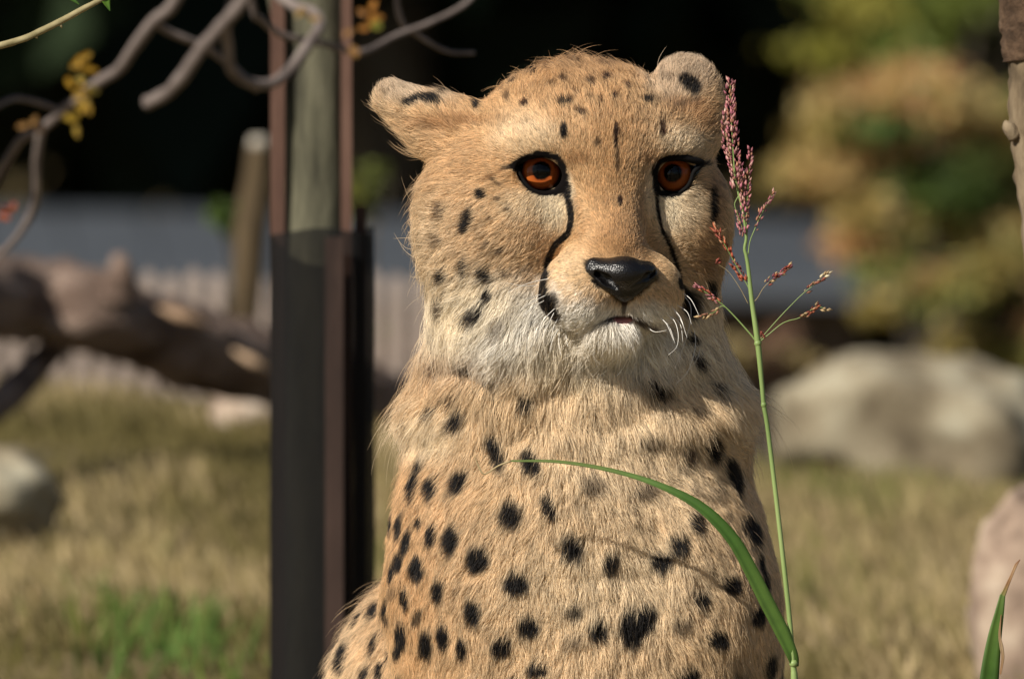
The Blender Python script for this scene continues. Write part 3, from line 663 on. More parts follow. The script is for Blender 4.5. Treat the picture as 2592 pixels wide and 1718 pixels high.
# --- fur
GD = np.array([
 (1570,640,0,-1,7),(1560,560,0,-1,10),(1558,480,0,-1,13),(1558,400,0,-1,17),(1558,280,0,-1,30),(1450,170,-.15,-1,40),(1300,190,-.3,-1,34),(1620,210,.2,-1,34),(1400,260,-.15,-1,30),(1680,300,.3,-1,26),
 (1300,300,-.5,-.85,22),(1180,380,-1,-.2,24),(1080,400,-1,.12,42),(1000,300,-1,-.15,36),(1000,220,-.5,-.8,18),(1060,240,-.6,-.8,18),(1140,270,-.6,-.8,32),(1060,330,-1,-.1,38),
 (1260,450,-1,.05,15),(1340,350,-.5,-.85,15),(1440,360,-.2,-1,16),(1340,540,-.75,.65,15),(1400,540,-.25,.95,11),(1420,600,-.5,.8,11),(1200,560,-.9,.4,27),(1100,560,-1,.3,42),(1060,480,-1,.2,44),(1080,660,-.85,.5,46),
 (1200,680,-.8,.6,36),(1300,680,-.8,.5,24),(1100,800,-.65,.8,58),(1250,830,-.45,.9,58),(1350,860,-.25,1,52),(1350,760,-.6,.8,30),
 (1440,660,-.8,-.2,9),(1440,720,-1,.15,10),(1440,770,-.85,.5,14),(1500,730,-.6,.5,9),(1500,795,-.5,.85,22),(1575,785,0,1,9),(1640,730,.5,.5,8),(1690,700,1,.1,10),(1690,780,.7,.6,16),(1640,800,.5,.85,22),
 (1578,850,0,1,54),(1515,855,-.4,.95,58),(1640,845,.45,.9,54),(1470,640,-.5,-.5,9),(1680,640,.6,-.4,9),
 (1690,540,.25,.95,12),(1760,540,.9,.4,20),(1810,600,.9,.45,30),(1790,720,.6,.8,40),(1720,350,.5,-.75,17),(1800,380,1,-.15,24),(1740,200,.1,-1,20),(1800,260,.8,-.5,26),(1820,480,1,.1,26),(1660,250,0,-1,26),
 (1100,900,-.7,.7,60),(1060,1010,-.9,.4,60),(1250,980,-.35,.95,54),(1450,980,0,1,48),(1650,960,.4,.9,48),(1800,940,.7,.6,58),(1880,980,.9,.35,58),(1910,1080,1,.15,44),
 (1100,1150,-.6,.8,38),(1300,1150,-.3,.95,42),(1500,1150,.1,1,48),(1700,1200,.6,.8,40),(1880,1250,.75,.55,30),(1000,1350,-.3,.95,28),(1200,1400,-.5,.85,30),(1450,1400,-.1,1,42),(1700,1400,.4,.9,40),(1900,1450,.5,.85,28),
 (1050,1600,-.25,.95,26),(1300,1600,-.25,1,32),(1550,1550,0,1,46),(1800,1600,.4,.9,36),(1950,1600,.4,.9,26),(880,1600,-.6,.8,44),(900,1520,-.8,.5,50)], float)
def guides(p):
    d2 = ((p[:, None, :2] - GD[None, :, :2]) ** 2).sum(2) + 500.
    w = 1 / d2 ** 1.7; w /= w.sum(1)[:, None]
    g = GD[:, 2:4] / np.linalg.norm(GD[:, 2:4], axis=1)[:, None]
    return w @ g, w @ GD[:, 4]
def guides_b(p, n=40000):
    a, b = zip(*[guides(p[i:i + n]) for i in range(0, len(p), n)]); return np.vstack(a), np.concatenate(b)
tri = np.vstack([BF[:, [0, 1, 2]], BF[:, [0, 2, 3]]])
tc_ = BV[tri].mean(1)
inb = (tc_[:, 1] < 1800) & (tc_[:, 2] < 900)
tri = tri[inb]; tc_ = tc_[inb]
area = .5 * np.linalg.norm(np.cross(BV[tri[:, 1]] - BV[tri[:, 0]], BV[tri[:, 2]] - BV[tri[:, 0]]), axis=1)
fac = -BN[tri].mean(1)[:, 2]
_, tl_ = guides_b(tc_)
wt = area * np.where(fac > -.15, 1., .3) * np.clip((34 / tl_) ** .75, .75, 2.4)
# bare skin: eyes, nose leather, lip edge
def bare(p):
    b = np.zeros(len(p), bool)
    for e in EYES:
        o = np.array(e['out'], float); c = o.mean(0)
        a = np.arctan2(o[:, 1] - c[1], o[:, 0] - c[0]); r = np.hypot(*(o - c).T); s = np.argsort(a)
        aa = np.arctan2(p[:, 1] - c[1], p[:, 0] - c[0]); rr = np.hypot(p[:, 0] - c[0], p[:, 1] - c[1])
        b |= (rr < np.interp(aa, a[s], r[s], period=2 * np.pi) + 5) & (p[:, 2] < 120)
    q = p - np.array([1577, 700, -150])
    b |= (((q / np.array([84, 52, 90])) ** 2).sum(1) < 1) & (p[:, 1] < 740 + .0 * p[:, 0])
    b |= (np.abs(p[:, 0] - 1578) < 22) & (np.abs(p[:, 1] - 811) < 7)
    return b
def build_fur(name, N, lmul, rad, weight, long=False, seed=1, mat=None):
    g = np.random.default_rng(seed)
    t = g.choice(len(tri), N, p=weight / weight.sum())
    r1, r2 = np.sqrt(g.random(N)), g.random(N)
    b = np.stack([1 - r1, r1 * (1 - r2), r1 * r2], 1)[:, :, None]
    p = (BV[tri[t]] * b).sum(1); n = (BN[tri[t]] * b).sum(1); n /= np.linalg.norm(n, axis=1)[:, None]
    fl, ln = guides_b(p)
    k = ~(bare(p) | bare(p + np.hstack([fl, np.zeros((N, 1))]) * (ln * .5)[:, None]) | bare(p + np.hstack([fl, np.zeros((N, 1))]) * (ln * .95)[:, None]))
    p, n, fl, ln = p[k], n[k], fl[k], ln[k]; N = len(p)
    # streaky disorder of the lay of the coat
    ang = .38 * vnoise(p / 46., 41) + .30 * vnoise(p / 17., 42) * np.clip(ln / 30, .4, 1.3) + g.normal(0, .13, N)
    ca, sa = np.cos(ang), np.sin(ang)
    f = np.stack([fl[:, 0] * ca - fl[:, 1] * sa, fl[:, 0] * sa + fl[:, 1] * ca, np.zeros(N)], 1)
    f[:, 2] += .25 * g.normal(size=N) * .3
    f -= n * (f * n).sum(1)[:, None]
    bad = np.linalg.norm(f, axis=1) < .05; f[bad] = np.cross(n[bad], [0, 0, 1.]) + 1e-3
    f /= np.linalg.norm(f, axis=1)[:, None] + 1e-9
    ruff = np.clip((p[:, 1] - 600) / 150, 0, 1) * np.clip((1120 - p[:, 1]) / 100, 0, 1) * ((p[:, 0] < 1300) | (p[:, 0] > 1720) | (p[:, 1] > 920))
    L = ln * lmul * (1 + .25 * ruff) * np.exp(g.normal(0, .18, N)) * (1 + .18 * vnoise(p / 26., 44))
    lift = np.clip(.20 + .011 * ln, .22, .68) + .16 * vnoise(p / 30., 43) + g.normal(0, .07, N)
    crown = np.exp(-((p[:, 1] - 165) / 60) ** 2) * (p[:, 2] < 400) * (p[:, 0] > 1180) * (p[:, 0] < 1640); lift += .2 * crown
    lift = np.clip(lift, .12, 1.2)
    # tufts
    cs = np.clip(ln * .34, 5, 15)
    lv = np.round(np.log2(cs / 5) * 2) / 2; cell = 5 * 2 ** lv
    cp = np.zeros_like(p); ch = np.zeros(N)
    for c in np.unique(cell):
        m = cell == c; q, h, _ = worley(p[m] / c, 50); cp[m] = q * c; ch[m] = h
    tocl = cp - p; tocl -= n * (tocl * n).sum(1)[:, None]
    cl = np.clip(.25 + .012 * ln, .3, .85) * (.5 + .5 * ch) * (1 - .5 * np.clip((p[:, 1] - 1060) / 80, 0, 1))
    if long: cl *= .2
    K = 6 if long else 5
    tt = np.linspace(0, 1, K)
    side = np.cross(n, f); wv = g.normal(0, .07, N); wv2 = g.normal(0, .10 if long else .05, N); clumpang = (ch - .5) * .5
    pts = np.empty((N, K, 3))
    for i, s in enumerate(tt):
        up = lift * (s - .52 * s * s) * 1.25
        al = np.sqrt(np.maximum(s * s - up * up * .6, 0))
        q = p + L[:, None] * (al[:, None] * f + up[:, None] * n + ((wv + clumpang * .35) * s + wv2 * np.sin(s * 4.2))[:, None] * side)
        q = q + tocl * (cl * s ** 1.3)[:, None]
        q[:, 1] += L * .10 * s * s * np.clip((p[:, 1] - 500) / 400, 0, 1)
        pts[:, i] = q
    q = p + f * (L * .5)[:, None]
    c, dk = coat(q)
    br = 1 + g.normal(0, .22, N) + .55 * (ch - .5) + .10 * vnoise(p / 34., 47)
    c = c * np.clip(br, .4, 1.6)[:, None]
    lightm = (g.random(N) < .05) & (dk > .5); c[lightm] = c[lightm] * .3 + TAN * .35          # pale hairs inside the spots
    darkm = (g.random(N) < .07) & (dk < .2) & (p[:, 1] < 700); c[darkm] *= .5
    # fine short hair over bare-looking black lines stays short
    data = bpy.data.hair_curves.new(name)
    data.add_curves([K] * N)
    P = loc2w(pts.reshape(-1, 3)).astype(np.float32)
    data.attributes['position'].data.foreach_set('vector', P.ravel())
    ra = data.attributes.get('radius') or data.attributes.new('radius', 'FLOAT', 'POINT')
    R = (rad * np.clip(.75 + .006 * ln, .7, 1.1) * np.exp(g.normal(0, .15, N)))[:, None] * np.array([1., 1., .9, .65, .2] if K == 5 else [1, 1, .95, .8, .55, .15])[None]
    ra.data.foreach_set('value', R.astype(np.float32).ravel() * U)
    a = data.attributes.new('col', 'FLOAT_COLOR', 'CURVE')
    a.data.foreach_set('color', np.hstack([c, np.ones((N, 1))]).astype(np.float32).ravel())
    data.materials.append(mat)
    o = bpy.data.objects.new(name, data); COL.objects.link(o); o.parent = body; o['kind'] = 'stuff'
    return o
m_fur, N_, L_, b_ = mat_new('cheetah_fur')
at_ = N_.new('ShaderNodeAttribute'); at_.attribute_name = 'col'
hb = N_.new('ShaderNodeBsdfHairPrincipled'); hb.model = 'CHIANG'; hb.parametrization = 'COLOR'
hb.inputs['Roughness'].default_value = .38; hb.inputs['Radial Roughness'].default_value = .5
hb.inputs['Random Roughness'].default_value = .2; hb.inputs['Coat'].default_value = .0; hb.inputs['IOR'].default_value = 1.34
L_.new(at_.outputs['Color'], hb.inputs['Color'])
L_.new(at_.outputs['Color'], b_.inputs['Base Color']); b_.inputs['Roughness'].default_value = .55; b_.inputs['Specular IOR Level'].default_value = .25
mx = N_.new('ShaderNodeMixShader'); mx.inputs[0].default_value = .35
L_.new(b_.outputs[0], mx.inputs[1]); L_.new(hb.outputs[0], mx.inputs[2]); L_.new(mx.outputs[0], N_['Material Output'].inputs[0])
FURN = 380000
build_fur('fur', FURN, .92, .50, wt, False, 1, m_fur)
wl = area * np.where((tl_ > 28) & (np.abs(fac) < .55), 1., .04) * np.clip(tl_ / 40, .2, 1.5)
build_fur('guard_hairs', 2600, 1.7, .42, wl, True, 2, m_fur)

# --- eyes
def eye_mat():
    m, N, L, b = mat_new('cheetah_eye')
    tc = N.new('ShaderNodeTexCoord'); sep = N.new('ShaderNodeSeparateXYZ'); L.new(tc.outputs['Object'], sep.inputs[0])
    cmb = N.new('ShaderNodeCombineXYZ'); L.new(sep.outputs[0], cmb.inputs[0]); L.new(sep.outputs[1], cmb.inputs[1])
    ln = N.new('ShaderNodeVectorMath'); ln.operation = 'LENGTH'; L.new(cmb.outputs[0], ln.inputs[0])
    no = N.new('ShaderNodeTexNoise'); no.inputs['Scale'].default_value = 5; no.inputs['Detail'].default_value = 6; L.new(tc.outputs['Object'], no.inputs[0])
    mx = N.new('ShaderNodeMath'); mx.operation = 'MULTIPLY_ADD'; mx.inputs[1].default_value = .10; L.new(no.outputs[0], mx.inputs[0]); L.new(ln.outputs['Value'], mx.inputs[2])
    cr = N.new('ShaderNodeValToRGB'); e = cr.color_ramp.elements
    for _ in range(4): e.new(.5)
    for el, (p, c) in zip(e, [(.0, (.002, .002, .002)), (.34, (.002, .002, .002)), (.40, (.34, .075, .016)), (.58, (.55, .14, .026)), (.67, (.18, .045, .012)), (.70, (.006, .005, .005))]): el.position = p; el.color = (*c, 1)
    L.new(mx.outputs[0], cr.inputs[0]); L.new(cr.outputs[0], b.inputs['Base Color'])
    b.inputs['Roughness'].default_value = .6; b.inputs['Coat Weight'].default_value = 0; b.inputs['Coat Roughness'].default_value = .03; b.inputs['Coat IOR'].default_value = 1.32; b.inputs['Specular IOR Level'].default_value = .0
    return m
m_eye = eye_mat()
m_cornea, N_, L_, b_ = mat_new('clear_cornea')
fr = N_.new('ShaderNodeFresnel'); fr.inputs[0].default_value = 1.36; gl = N_.new('ShaderNodeBsdfGlossy'); gl.inputs['Roughness'].default_value = .04; tp = N_.new('ShaderNodeBsdfTransparent'); mx = N_.new('ShaderNodeMixShader')
L_.new(fr.outputs[0], mx.inputs[0]); L_.new(tp.outputs[0], mx.inputs[1]); L_.new(gl.outputs[0], mx.inputs[2]); L_.new(mx.outputs[0], N_['Material Output'].inputs[0])
m_lid, _, _, b_ = mat_new('black_eyelid'); b_.inputs['Base Color'].default_value = (.004, .0035, .0035, 1); b_.inputs['Roughness'].default_value = .8; b_.inputs['Specular IOR Level'].default_value = .15
def usphere(n=48, m=28):
    th = np.linspace(0, np.pi, m); ph = np.linspace(0, 2 * np.pi, n, endpoint=False)
    v = np.stack([np.sin(th)[:, None] * np.cos(ph), np.sin(th)[:, None] * np.sin(ph), np.cos(th)[:, None] * np.ones(n)], -1).reshape(-1, 3)
    i, k = np.meshgrid(np.arange(m - 1), np.arange(n), indexing='ij'); k2 = (k + 1) % n
    return v, np.stack([i * n + k, (i + 1) * n + k, (i + 1) * n + k2, i * n + k2], -1).reshape(-1, 4)
SV, SF = usphere()
for e, gz in zip(EYES, ((.06, .13), (-.10, .10))):
    v = SV.copy(); r = np.hypot(v[:, 0], v[:, 1]); v[:, 2] = np.where((v[:, 2] > 0) & (r < .69), .72 - .03 * (r / .69) ** 2 * 0, v[:, 2])   # flat iris disc behind the cornea
    me = mesh_np('eye', v * e['R'] * U, SF)
    o = bpy.data.objects.new('eye', me); COL.objects.link(o); me.materials.append(m_eye); me.polygons.foreach_set('use_smooth', np.ones(len(me.polygons), bool))
    o.parent = ROOT
    look = (-A_F + A_R * gz[0] - A_D * gz[1]); q = Vector(look).to_track_quat('Z', 'Y')
    o.rotation_mode = 'QUATERNION'; o.rotation_quaternion = q; o.location = Vector(loc2w(e['c'])) - ROOT.location
    # object coordinates in units of the eyeball radius
    for vv in me.vertices: vv.co /= (e['R'] * U)
    o.scale = [e['R'] * U] * 3
    cv = SV[SV[:, 2] > -.2 - 1] * 1.012; cv = SV * 1.012; rc = np.hypot(SV[:, 0], SV[:, 1]); cv[:, 2] += np.where(SV[:, 2] > 0, .08 * np.clip(1 - (rc / .7) ** 2, 0, 1), 0)
    cm = mesh_np('cornea', cv, SF); cm.materials.append(m_cornea); cm.polygons.foreach_set('use_smooth', np.ones(len(cm.polygons), bool))
    co = bpy.data.objects.new('cornea', cm); COL.objects.link(co); co.parent = o
    # eyelid rim
    def on_ball(x, y, extra):
        d = np.array([x, y]) - e['c'][:2]; R = e['R'] + extra
        rr = np.hypot(*d)
        z = e['c'][2] - math.sqrt(max(R * R - min(rr, R * .86) ** 2, 1)) + max(0, rr - R * .86) * .9
        return np.array([x, y, z])
    out = np.array(e['out'], float); pts = catmull(np.vstack([out, out[:1]]), 72)
    top = np.clip((out[:, 1].mean() - pts[:, 1]) / 45, -1, 1)
    P3 = np.array([on_ball(x, y, 12 + 15 * max(t, 0)) for (x, y), t in zip(pts, top)])
    rad = 5.5 + 4 * np.clip(top, 0, 1)
    v, f, c = tube_np(loc2w(P3), rad * U, 10)
    me = bpy.data.meshes.new('eyelid'); me.from_pydata(v.tolist(), [], f.tolist() + c.tolist()); me.update()
    lid = link('eyelid', me, m_lid, ROOT)

# --- nose leather
NP_ = PR; PR = []
nz = -150.
ell((1576, 690, nz), (66, 40, 56), 20); cone((1577, 700, nz - 8), (1579, 752, nz + 6), 38, 13, 24)
ell((1516, 683, nz + 12), (34, 29, 46), 20); ell((1638, 688, nz + 20), (24, 26, 44), 18)
cone((1498, 666, nz - 6), (1495, 684, nz - 8), 9, 10, 22); cone((1495, 684, nz - 8), (1528, 716, nz - 12), 10, 12, 20)
cone((1528, 716, nz - 12), (1566, 744, nz - 8), 12, 12, 18); cone((1652, 700, nz + 10), (1596, 744, nz), 10, 12, 16)
cone((1512, 680, nz - 22), (1513, 692, nz - 24), 6, 9, 5, 's'); cone((1513, 692, nz - 24), (1538, 708, nz - 32), 9, 15, 6, 's'); cone((1538, 708, nz - 32), (1558, 728, nz - 30), 15, 6, 6, 's')
cone((1651, 690, nz - 6), (1636, 704, nz - 22), 6, 12, 5, 's'); cone((1636, 704, nz - 22), (1602, 726, nz - 32), 13, 6, 6, 's')
NPR = PR; PR = NP_
nv, nf = polygonise(NPR, np.arange(1470, 1680, 2.6), np.arange(630, 780, 2.6), np.arange(nz - 90, nz + 70, 2.6))
for _ in range(2): nv = nv - grad(nv, NPR, 1.5) * np.clip(sdf(nv, NPR), -3, 3)[:, None]
m_nose, N_, L_, b_ = mat_new('black_nose'); b_.inputs['Base Color'].default_value = (.005, .0045, .005, 1); b_.inputs['Roughness'].default_value = .33
tx = N_.new('ShaderNodeTexVoronoi'); tx.inputs['Scale'].default_value = 1000; bp_ = N_.new('ShaderNodeBump'); bp_.inputs['Strength'].default_value = .4; bp_.inputs['Distance'].default_value = .0006
tc = N_.new('ShaderNodeTexCoord'); L_.new(tc.outputs['Object'], tx.inputs[0]); L_.new(tx.outputs[0], bp_.inputs['Height']); L_.new(bp_.outputs[0], b_.inputs['Normal'])
link('nose', mesh_np('nose', loc2w(nv), nf), m_nose, ROOT)

# --- whiskers
m_wh, _, _, b_ = mat_new('white_whisker'); b_.inputs['Base Color'].default_value = (.85, .82, .76, 1); b_.inputs['Roughness'].default_value = .4
m_wd, _, _, b_ = mat_new('dark_whisker'); b_.inputs['Base Color'].default_value = (.03, .025, .02, 1)
def whisk(lst, ox, oy, sc, mat, r=1.1):
    for w in lst:
        q = [(ox + x / sc, oy + y / sc) for x, y in w]
        z0 = cast(*q[0])[2]; pts = []
        for i, (x, y) in enumerate(q):
            zz = cast(x, y)[2]; pts.append((x, y, min(z0 - 26 * i, zz - 30) if i else z0 + 3))
        P3 = catmull(pts, 14)
        tube_obj('whisker', loc2w(P3), np.linspace(r, .35, 14) * U, mat, ROOT, 6)
whisk([[(1080, 380), (940, 410), (800, 470)], [(1015, 425), (900, 428), (790, 410)], [(1060, 485), (960, 535), (880, 590)], [(1050, 520), (960, 570), (900, 630)], [(1115, 570), (1030, 660), (985, 780)], [(1110, 590), (1060, 690), (1020, 780)],
       [(1135, 630), (1100, 700), (1080, 800)], [(1150, 690), (1100, 770), (1075, 860)], [(1140, 720), (1135, 800), (1150, 890)], [(1180, 700), (1185, 780), (1195, 830)], [(1030, 480), (960, 505), (900, 520)]], 980, 560, 2.6135, m_wh)
whisk([[(975, 620), (930, 750), (918, 880)], [(700, 800), (670, 880), (665, 960)]], 980, 560, 2.6135, m_wd, .9)
whisk([[(650, 115), (720, 170), (780, 290)], [(610, 205), (690, 260), (722, 350)], [(575, 220), (640, 300), (670, 390)], [(540, 275), (600, 330), (625, 430), (610, 520), (550, 575)], [(565, 280), (640, 350), (660, 480)],
       [(670, 130), (725, 230), (700, 420), (600, 690)], [(735, 330), (760, 500), (700, 700), (610, 790)], [(790, 450), (775, 600), (620, 780)], [(380, 350), (450, 405), (540, 395)], [(390, 440), (430, 465), (470, 500)],
       [(330, 520), (380, 570), (440, 615)], [(545, 350), (552, 410), (550, 470)], [(590, 240), (650, 330), (690, 450)], [(480, 290), (540, 350), (590, 470)], [(500, 300), (560, 370), (600, 490)]], 1500, 700, 2.904, m_wh)
# ================================================================== FOREGROUND PLANTS
def lp(x, y, z): return Vector(loc2w(np.array([x, y, z], float)))
def ground_pt(p): return Vector((p.x, p.y, 0))
m_green = mat_noise('green_stem', [(.3, (.16, .24, .07)), (.6, (.24, .33, .11)), (.8, (.30, .38, .15))], 40, .5, .1, (1, 1, .2), spec=.4)
m_dry = mat_noise('dry_straw', [(.3, (.30, .22, .10)), (.7, (.45, .36, .20))], 60, .6, .1)
m_seed = mat_attr('seed_husks', .55, .35, .25)
def leaf_mat():
    m, N, L, b = mat_new('green_blade')
    at_ = N.new('ShaderNodeAttribute'); at_.attribute_name = 'col'
    tc = N.new('ShaderNodeTexCoord'); tx = N.new('ShaderNodeTexNoise'); tx.inputs['Scale'].default_value = 160; tx.inputs['Detail'].default_value = 5
    L.new(tc.outputs['Object'], tx.inputs[0]); mp = N.new('ShaderNodeMapRange'); mp.inputs[3].default_value = .75; mp.inputs[4].default_value = 1.25; L.new(tx.outputs[0], mp.inputs[0])
    ml = N.new('ShaderNodeMix'); ml.data_type = 'RGBA'; ml.blend_type = 'MULTIPLY'; ml.inputs[0].default_value = 1
    L.new(at_.outputs['Color'], ml.inputs[6]); L.new(mp.outputs[0], ml.inputs[7]); L.new(ml.outputs[2], b.inputs['Base Color'])
    b.inputs['Roughness'].default_value = .42; b.inputs['Specular IOR Level'].default_value = .45
    t = N.new('ShaderNodeBsdfTranslucent'); L.new(ml.outputs[2], t.inputs[0]); mx = N.new('ShaderNodeMixShader'); mx.inputs[0].default_value = .22
    L.new(b.outputs[0], mx.inputs[1]); L.new(t.outputs[0], mx.inputs[2]); L.new(mx.outputs[0], N['Material Output'].inputs[0])
    return m
m_blade = leaf_mat()
def blade(name, pts, wid, cols, parent, n=60, side=None, keel=.22):
    """leaf blade: pts (x,y,z) in animal coordinates, half widths, colours along it; V-folded, two-sided with thickness"""
    P = catmull(pts, n); t = np.linspace(0, 1, n); w = np.interp(t, np.linspace(0, 1, len(wid)), wid)
    T = np.gradient(P, axis=0); T /= np.linalg.norm(T, axis=1)[:, None]
    S = np.cross(T, np.array([.15, -.25, -1.]) if side is None else side); S /= np.linalg.norm(S, axis=1)[:, None]; Nn = np.cross(S, T)
    rows = []
    for u in (-1, -.5, 0, .5, 1): rows.append(P + S * (u * w)[:, None] + Nn * (keel * w * (abs(u) - .4))[:, None])
    V = np.stack(rows, 1); back = V + Nn[:, None, :] * .9
    VV = np.vstack([V.reshape(-1, 3), back.reshape(-1, 3)]); m = n * 5
    i, k = np.meshgrid(np.arange(n - 1), np.arange(4), indexing='ij'); a = i * 5 + k
    f = np.stack([a, a + 1, a + 6, a + 5], -1).reshape(-1, 4); f2 = f[:, ::-1] + m
    ii = np.arange(n - 1)
    e0 = np.stack([ii * 5, (ii + 1) * 5, (ii + 1) * 5 + m, ii * 5 + m], 1); e1 = np.stack([ii * 5 + 4, ii * 5 + 4 + m, (ii + 1) * 5 + 4 + m, (ii + 1) * 5 + 4], 1)
    me = mesh_np(name, loc2w(VV), np.vstack([f, f2, e0, e1]))
    cols = np.array(cols, float); tt = np.linspace(0, 1, len(cols)); c = np.stack([np.interp(t, tt, cols[:, q]) for q in range(3)], 1)
    c5 = np.repeat(c[:, None], 5, 1); c5[:, 2] *= 1.25                       # pale midrib
    set_color(me, np.vstack([c5.reshape(-1, 3)] * 2)); return link(name, me, m_blade, parent)

ZG = -260.     # the flowering grass stands a hand's width in front of the cheetah
gr = empty('flowering_grass', ground_pt(lp(2030, 1700, ZG))); props(gr, 'tall flowering grass with pink seed heads in front of the cheetah', 'grass')
base = np.array([2060, CY + .75 / U, ZG])
STEM = [(2060, base[1], ZG), (2030, 2600, ZG), (2012, 1900, ZG), (2005, 1718, ZG), (2002, 1675, ZG), (1991, 1544, ZG), (1975, 1396, ZG), (1956, 1231, ZG), (1937, 1077, ZG), (1928, 1023, ZG), (1923, 968, ZG), (1913, 869, ZG), (1898, 762, ZG), (1889, 680, ZG), (1884, 650, ZG), (1880, 631, ZG), (1884, 603, ZG), (1879, 560, ZG), (1873, 527, ZG), (1862, 483, ZG), (1855, 440, ZG), (1849, 350, ZG), (1844, 260, ZG), (1844, 222, ZG)]
tube_obj('stem', loc2w(np.array(STEM)), np.array([12, 11, 10, 9.5, 7, 6.5, 6.2, 6, 5.8, 6, 6, 7.5, 6, 5, 4.6, 4.2, 4, 3.4, 3, 2.6, 2.2, 1.6, 1.2, .8]) * U, m_green, gr, 9, 0, 0, 150)
for x, y, r in ((2003, 1672, 12), (1928, 1023, 8), (1913, 869, 10)):
    tube_obj('node', loc2w(np.array([(x + 1, y + 9, ZG), (x, y, ZG), (x - 1, y - 9, ZG)])), np.array([r * .6, r, r * .6]) * U, m_green, gr, 9)
LEAF = [(2007, 1680, ZG), (1999, 1650, ZG - 6), (1972, 1590, ZG - 12), (1932, 1512, ZG - 20), (1893, 1435, ZG - 26), (1853, 1365, ZG - 28), (1798, 1303, ZG - 26), (1743, 1262, ZG - 20), (1676, 1229, ZG - 12), (1597, 1201, ZG), (1499, 1178, ZG + 10), (1400, 1165, ZG + 16), (1292, 1164, ZG + 20)]
G1, G2, G3 = (.05, .115, .016), (.085, .16, .028), (.12, .17, .04)
blade('leaf_blade', LEAF, [9, 15, 19, 19, 18, 17, 15, 12, 8.5, 6.2, 5, 4, 2.2], [G1, G2, G2, G1, G1, G2, G3, G3], gr, 90)
tube_obj('dry_leaf_tip', loc2w(np.array([(1293, 1164, ZG + 20), (1262, 1176, ZG + 18), (1236, 1193, ZG + 16), (1224, 1196, ZG + 14), (1214, 1182, ZG + 12), (1200, 1148, ZG + 8)])), np.array([2.4, 2.2, 2.0, 2.0, 2.4, .6]) * U, m_dry, gr, 6, 0, 0, 26)
HP, HC = [], []
def husks(path, n, spread, pal, seed, size=13, start=0., bushy=1.):
    """seed husks along a path"""
    g = np.random.default_rng(seed); P = catmull(path, 60)
    T = np.gradient(P, axis=0); T /= np.linalg.norm(T, axis=1)[:, None]; pal = np.array(pal)
    V, F, C = [], [], []
    for q in range(n):
        t = start + (1 - start) * (q + g.random()) / n; i = min(59, int(t * 59.9)); sp = spread * (1 - .55 * t) 
        o = g.normal(size=3) * np.array([1, .4, .6]); o -= T[i] * (o @ T[i]); o /= np.linalg.norm(o) + 1e-9
        c = P[i] + o * sp * (.35 + .65 * g.random()); ax = T[i] * 1.0 + o * .35 + g.normal(size=3) * .12; ax /= np.linalg.norm(ax)
        L = size * (.7 + .6 * g.random()); s1 = np.cross(ax, [0, 0, 1.]); s1 /= np.linalg.norm(s1) + 1e-9; s2 = np.cross(ax, s1); r = L * .20
        b = len(V); ring = [c + ax * L * .4 + r * (math.cos(a) * s1 + math.sin(a) * s2) for a in (0, 1.257, 2.513, 3.77, 5.027)]
        V += [c] + ring + [c + ax * L]
        for k in range(5): F += [(b, b + 1 + (k + 1) % 5, b + 1 + k), (b + 6, b + 1 + k, b + 1 + (k + 1) % 5)]
        cc = pal[g.integers(0, len(pal))] * math.exp(g.normal() * .25); C += [cc * .8] + [cc] * 5 + [np.minimum(cc * 1.5, .8)]
    me = mesh_np('seed_head', loc2w(np.array(V)), np.array(F)); set_color(me, np.array(C)); return link('seed_head', me, m_seed, gr)
PK = [(.36, .13, .15), (.42, .17, .17), (.28, .09, .12), (.50, .28, .24), (.34, .16, .10)]
RD = [(.34, .075, .04), (.40, .12, .06), (.24, .06, .04), (.42, .22, .12)]
ST = [(.42, .30, .16), (.34, .16, .10), (.30, .09, .06), (.5, .42, .28)]
def zed(l, z=ZG): return [(x, y, z) for x, y in l]
husks(zed([(1862, 483), (1858, 440), (1850, 350), (1845, 270), (1844, 212)]), 165, 17, PK, 1, 15)
husks(zed([(1858, 450), (1840, 400), (1830, 340), (1833, 290)], ZG + 14), 70, 9, PK, 2, 14)
husks(zed([(1868, 440), (1858, 360), (1852, 300), (1850, 262)], ZG - 8), 46, 8, PK, 3, 14)
husks(zed([(1880, 600), (1880, 540), (1876, 480), (1872, 440)]), 85, 11, PK, 4, 14)
husks(zed([(1882, 560), (1886, 490), (1891, 430), (1895, 384)], ZG - 6), 55, 7, PK, 5, 14)
husks(zed([(1872, 605), (1868, 570), (1864, 545)], ZG + 4), 22, 5, PK, 16, 13)
husks(zed([(1905, 585), (1923, 543), (1940, 515), (1953, 492)]), 34, 5.5, PK, 6, 13)
husks(zed([(1884, 716), (1868, 690), (1854, 669), (1832, 625), (1815, 595), (1804, 579)]), 60, 7.5, RD, 7, 15)
husks(zed([(1934, 722), (1955, 702), (1975, 690), (1993, 676)]), 40, 7, [PK[2], RD[2], ST[0], RD[0]], 8, 15)
husks(zed([(2028, 744), (2050, 724), (2070, 708), (2090, 695)]), 18, 4.5, ST, 9, 17)
husks(zed([(2017, 806), (2040, 795), (2062, 775)]), 26, 5, RD + ST[:1], 10, 15)
husks(zed([(2068, 783), (2080, 782), (2092, 786)]), 7, 2.5, ST[3:] + ST[:1], 11, 15)
husks(zed([(1820, 768), (1800, 752), (1780, 738), (1760, 726)]), 34, 5, RD[:2] + PK[:2], 12, 14)
husks(zed([(1822, 776), (1806, 789), (1790, 796), (1770, 802)]), 14, 3.5, ST[:2], 13, 17)
husks(zed([(1806, 672), (1814, 664)]), 8, 5, RD[2:3], 14, 12); husks(zed([(1916, 838), (1924, 850)]), 8, 5, RD[2:3], 15, 12)
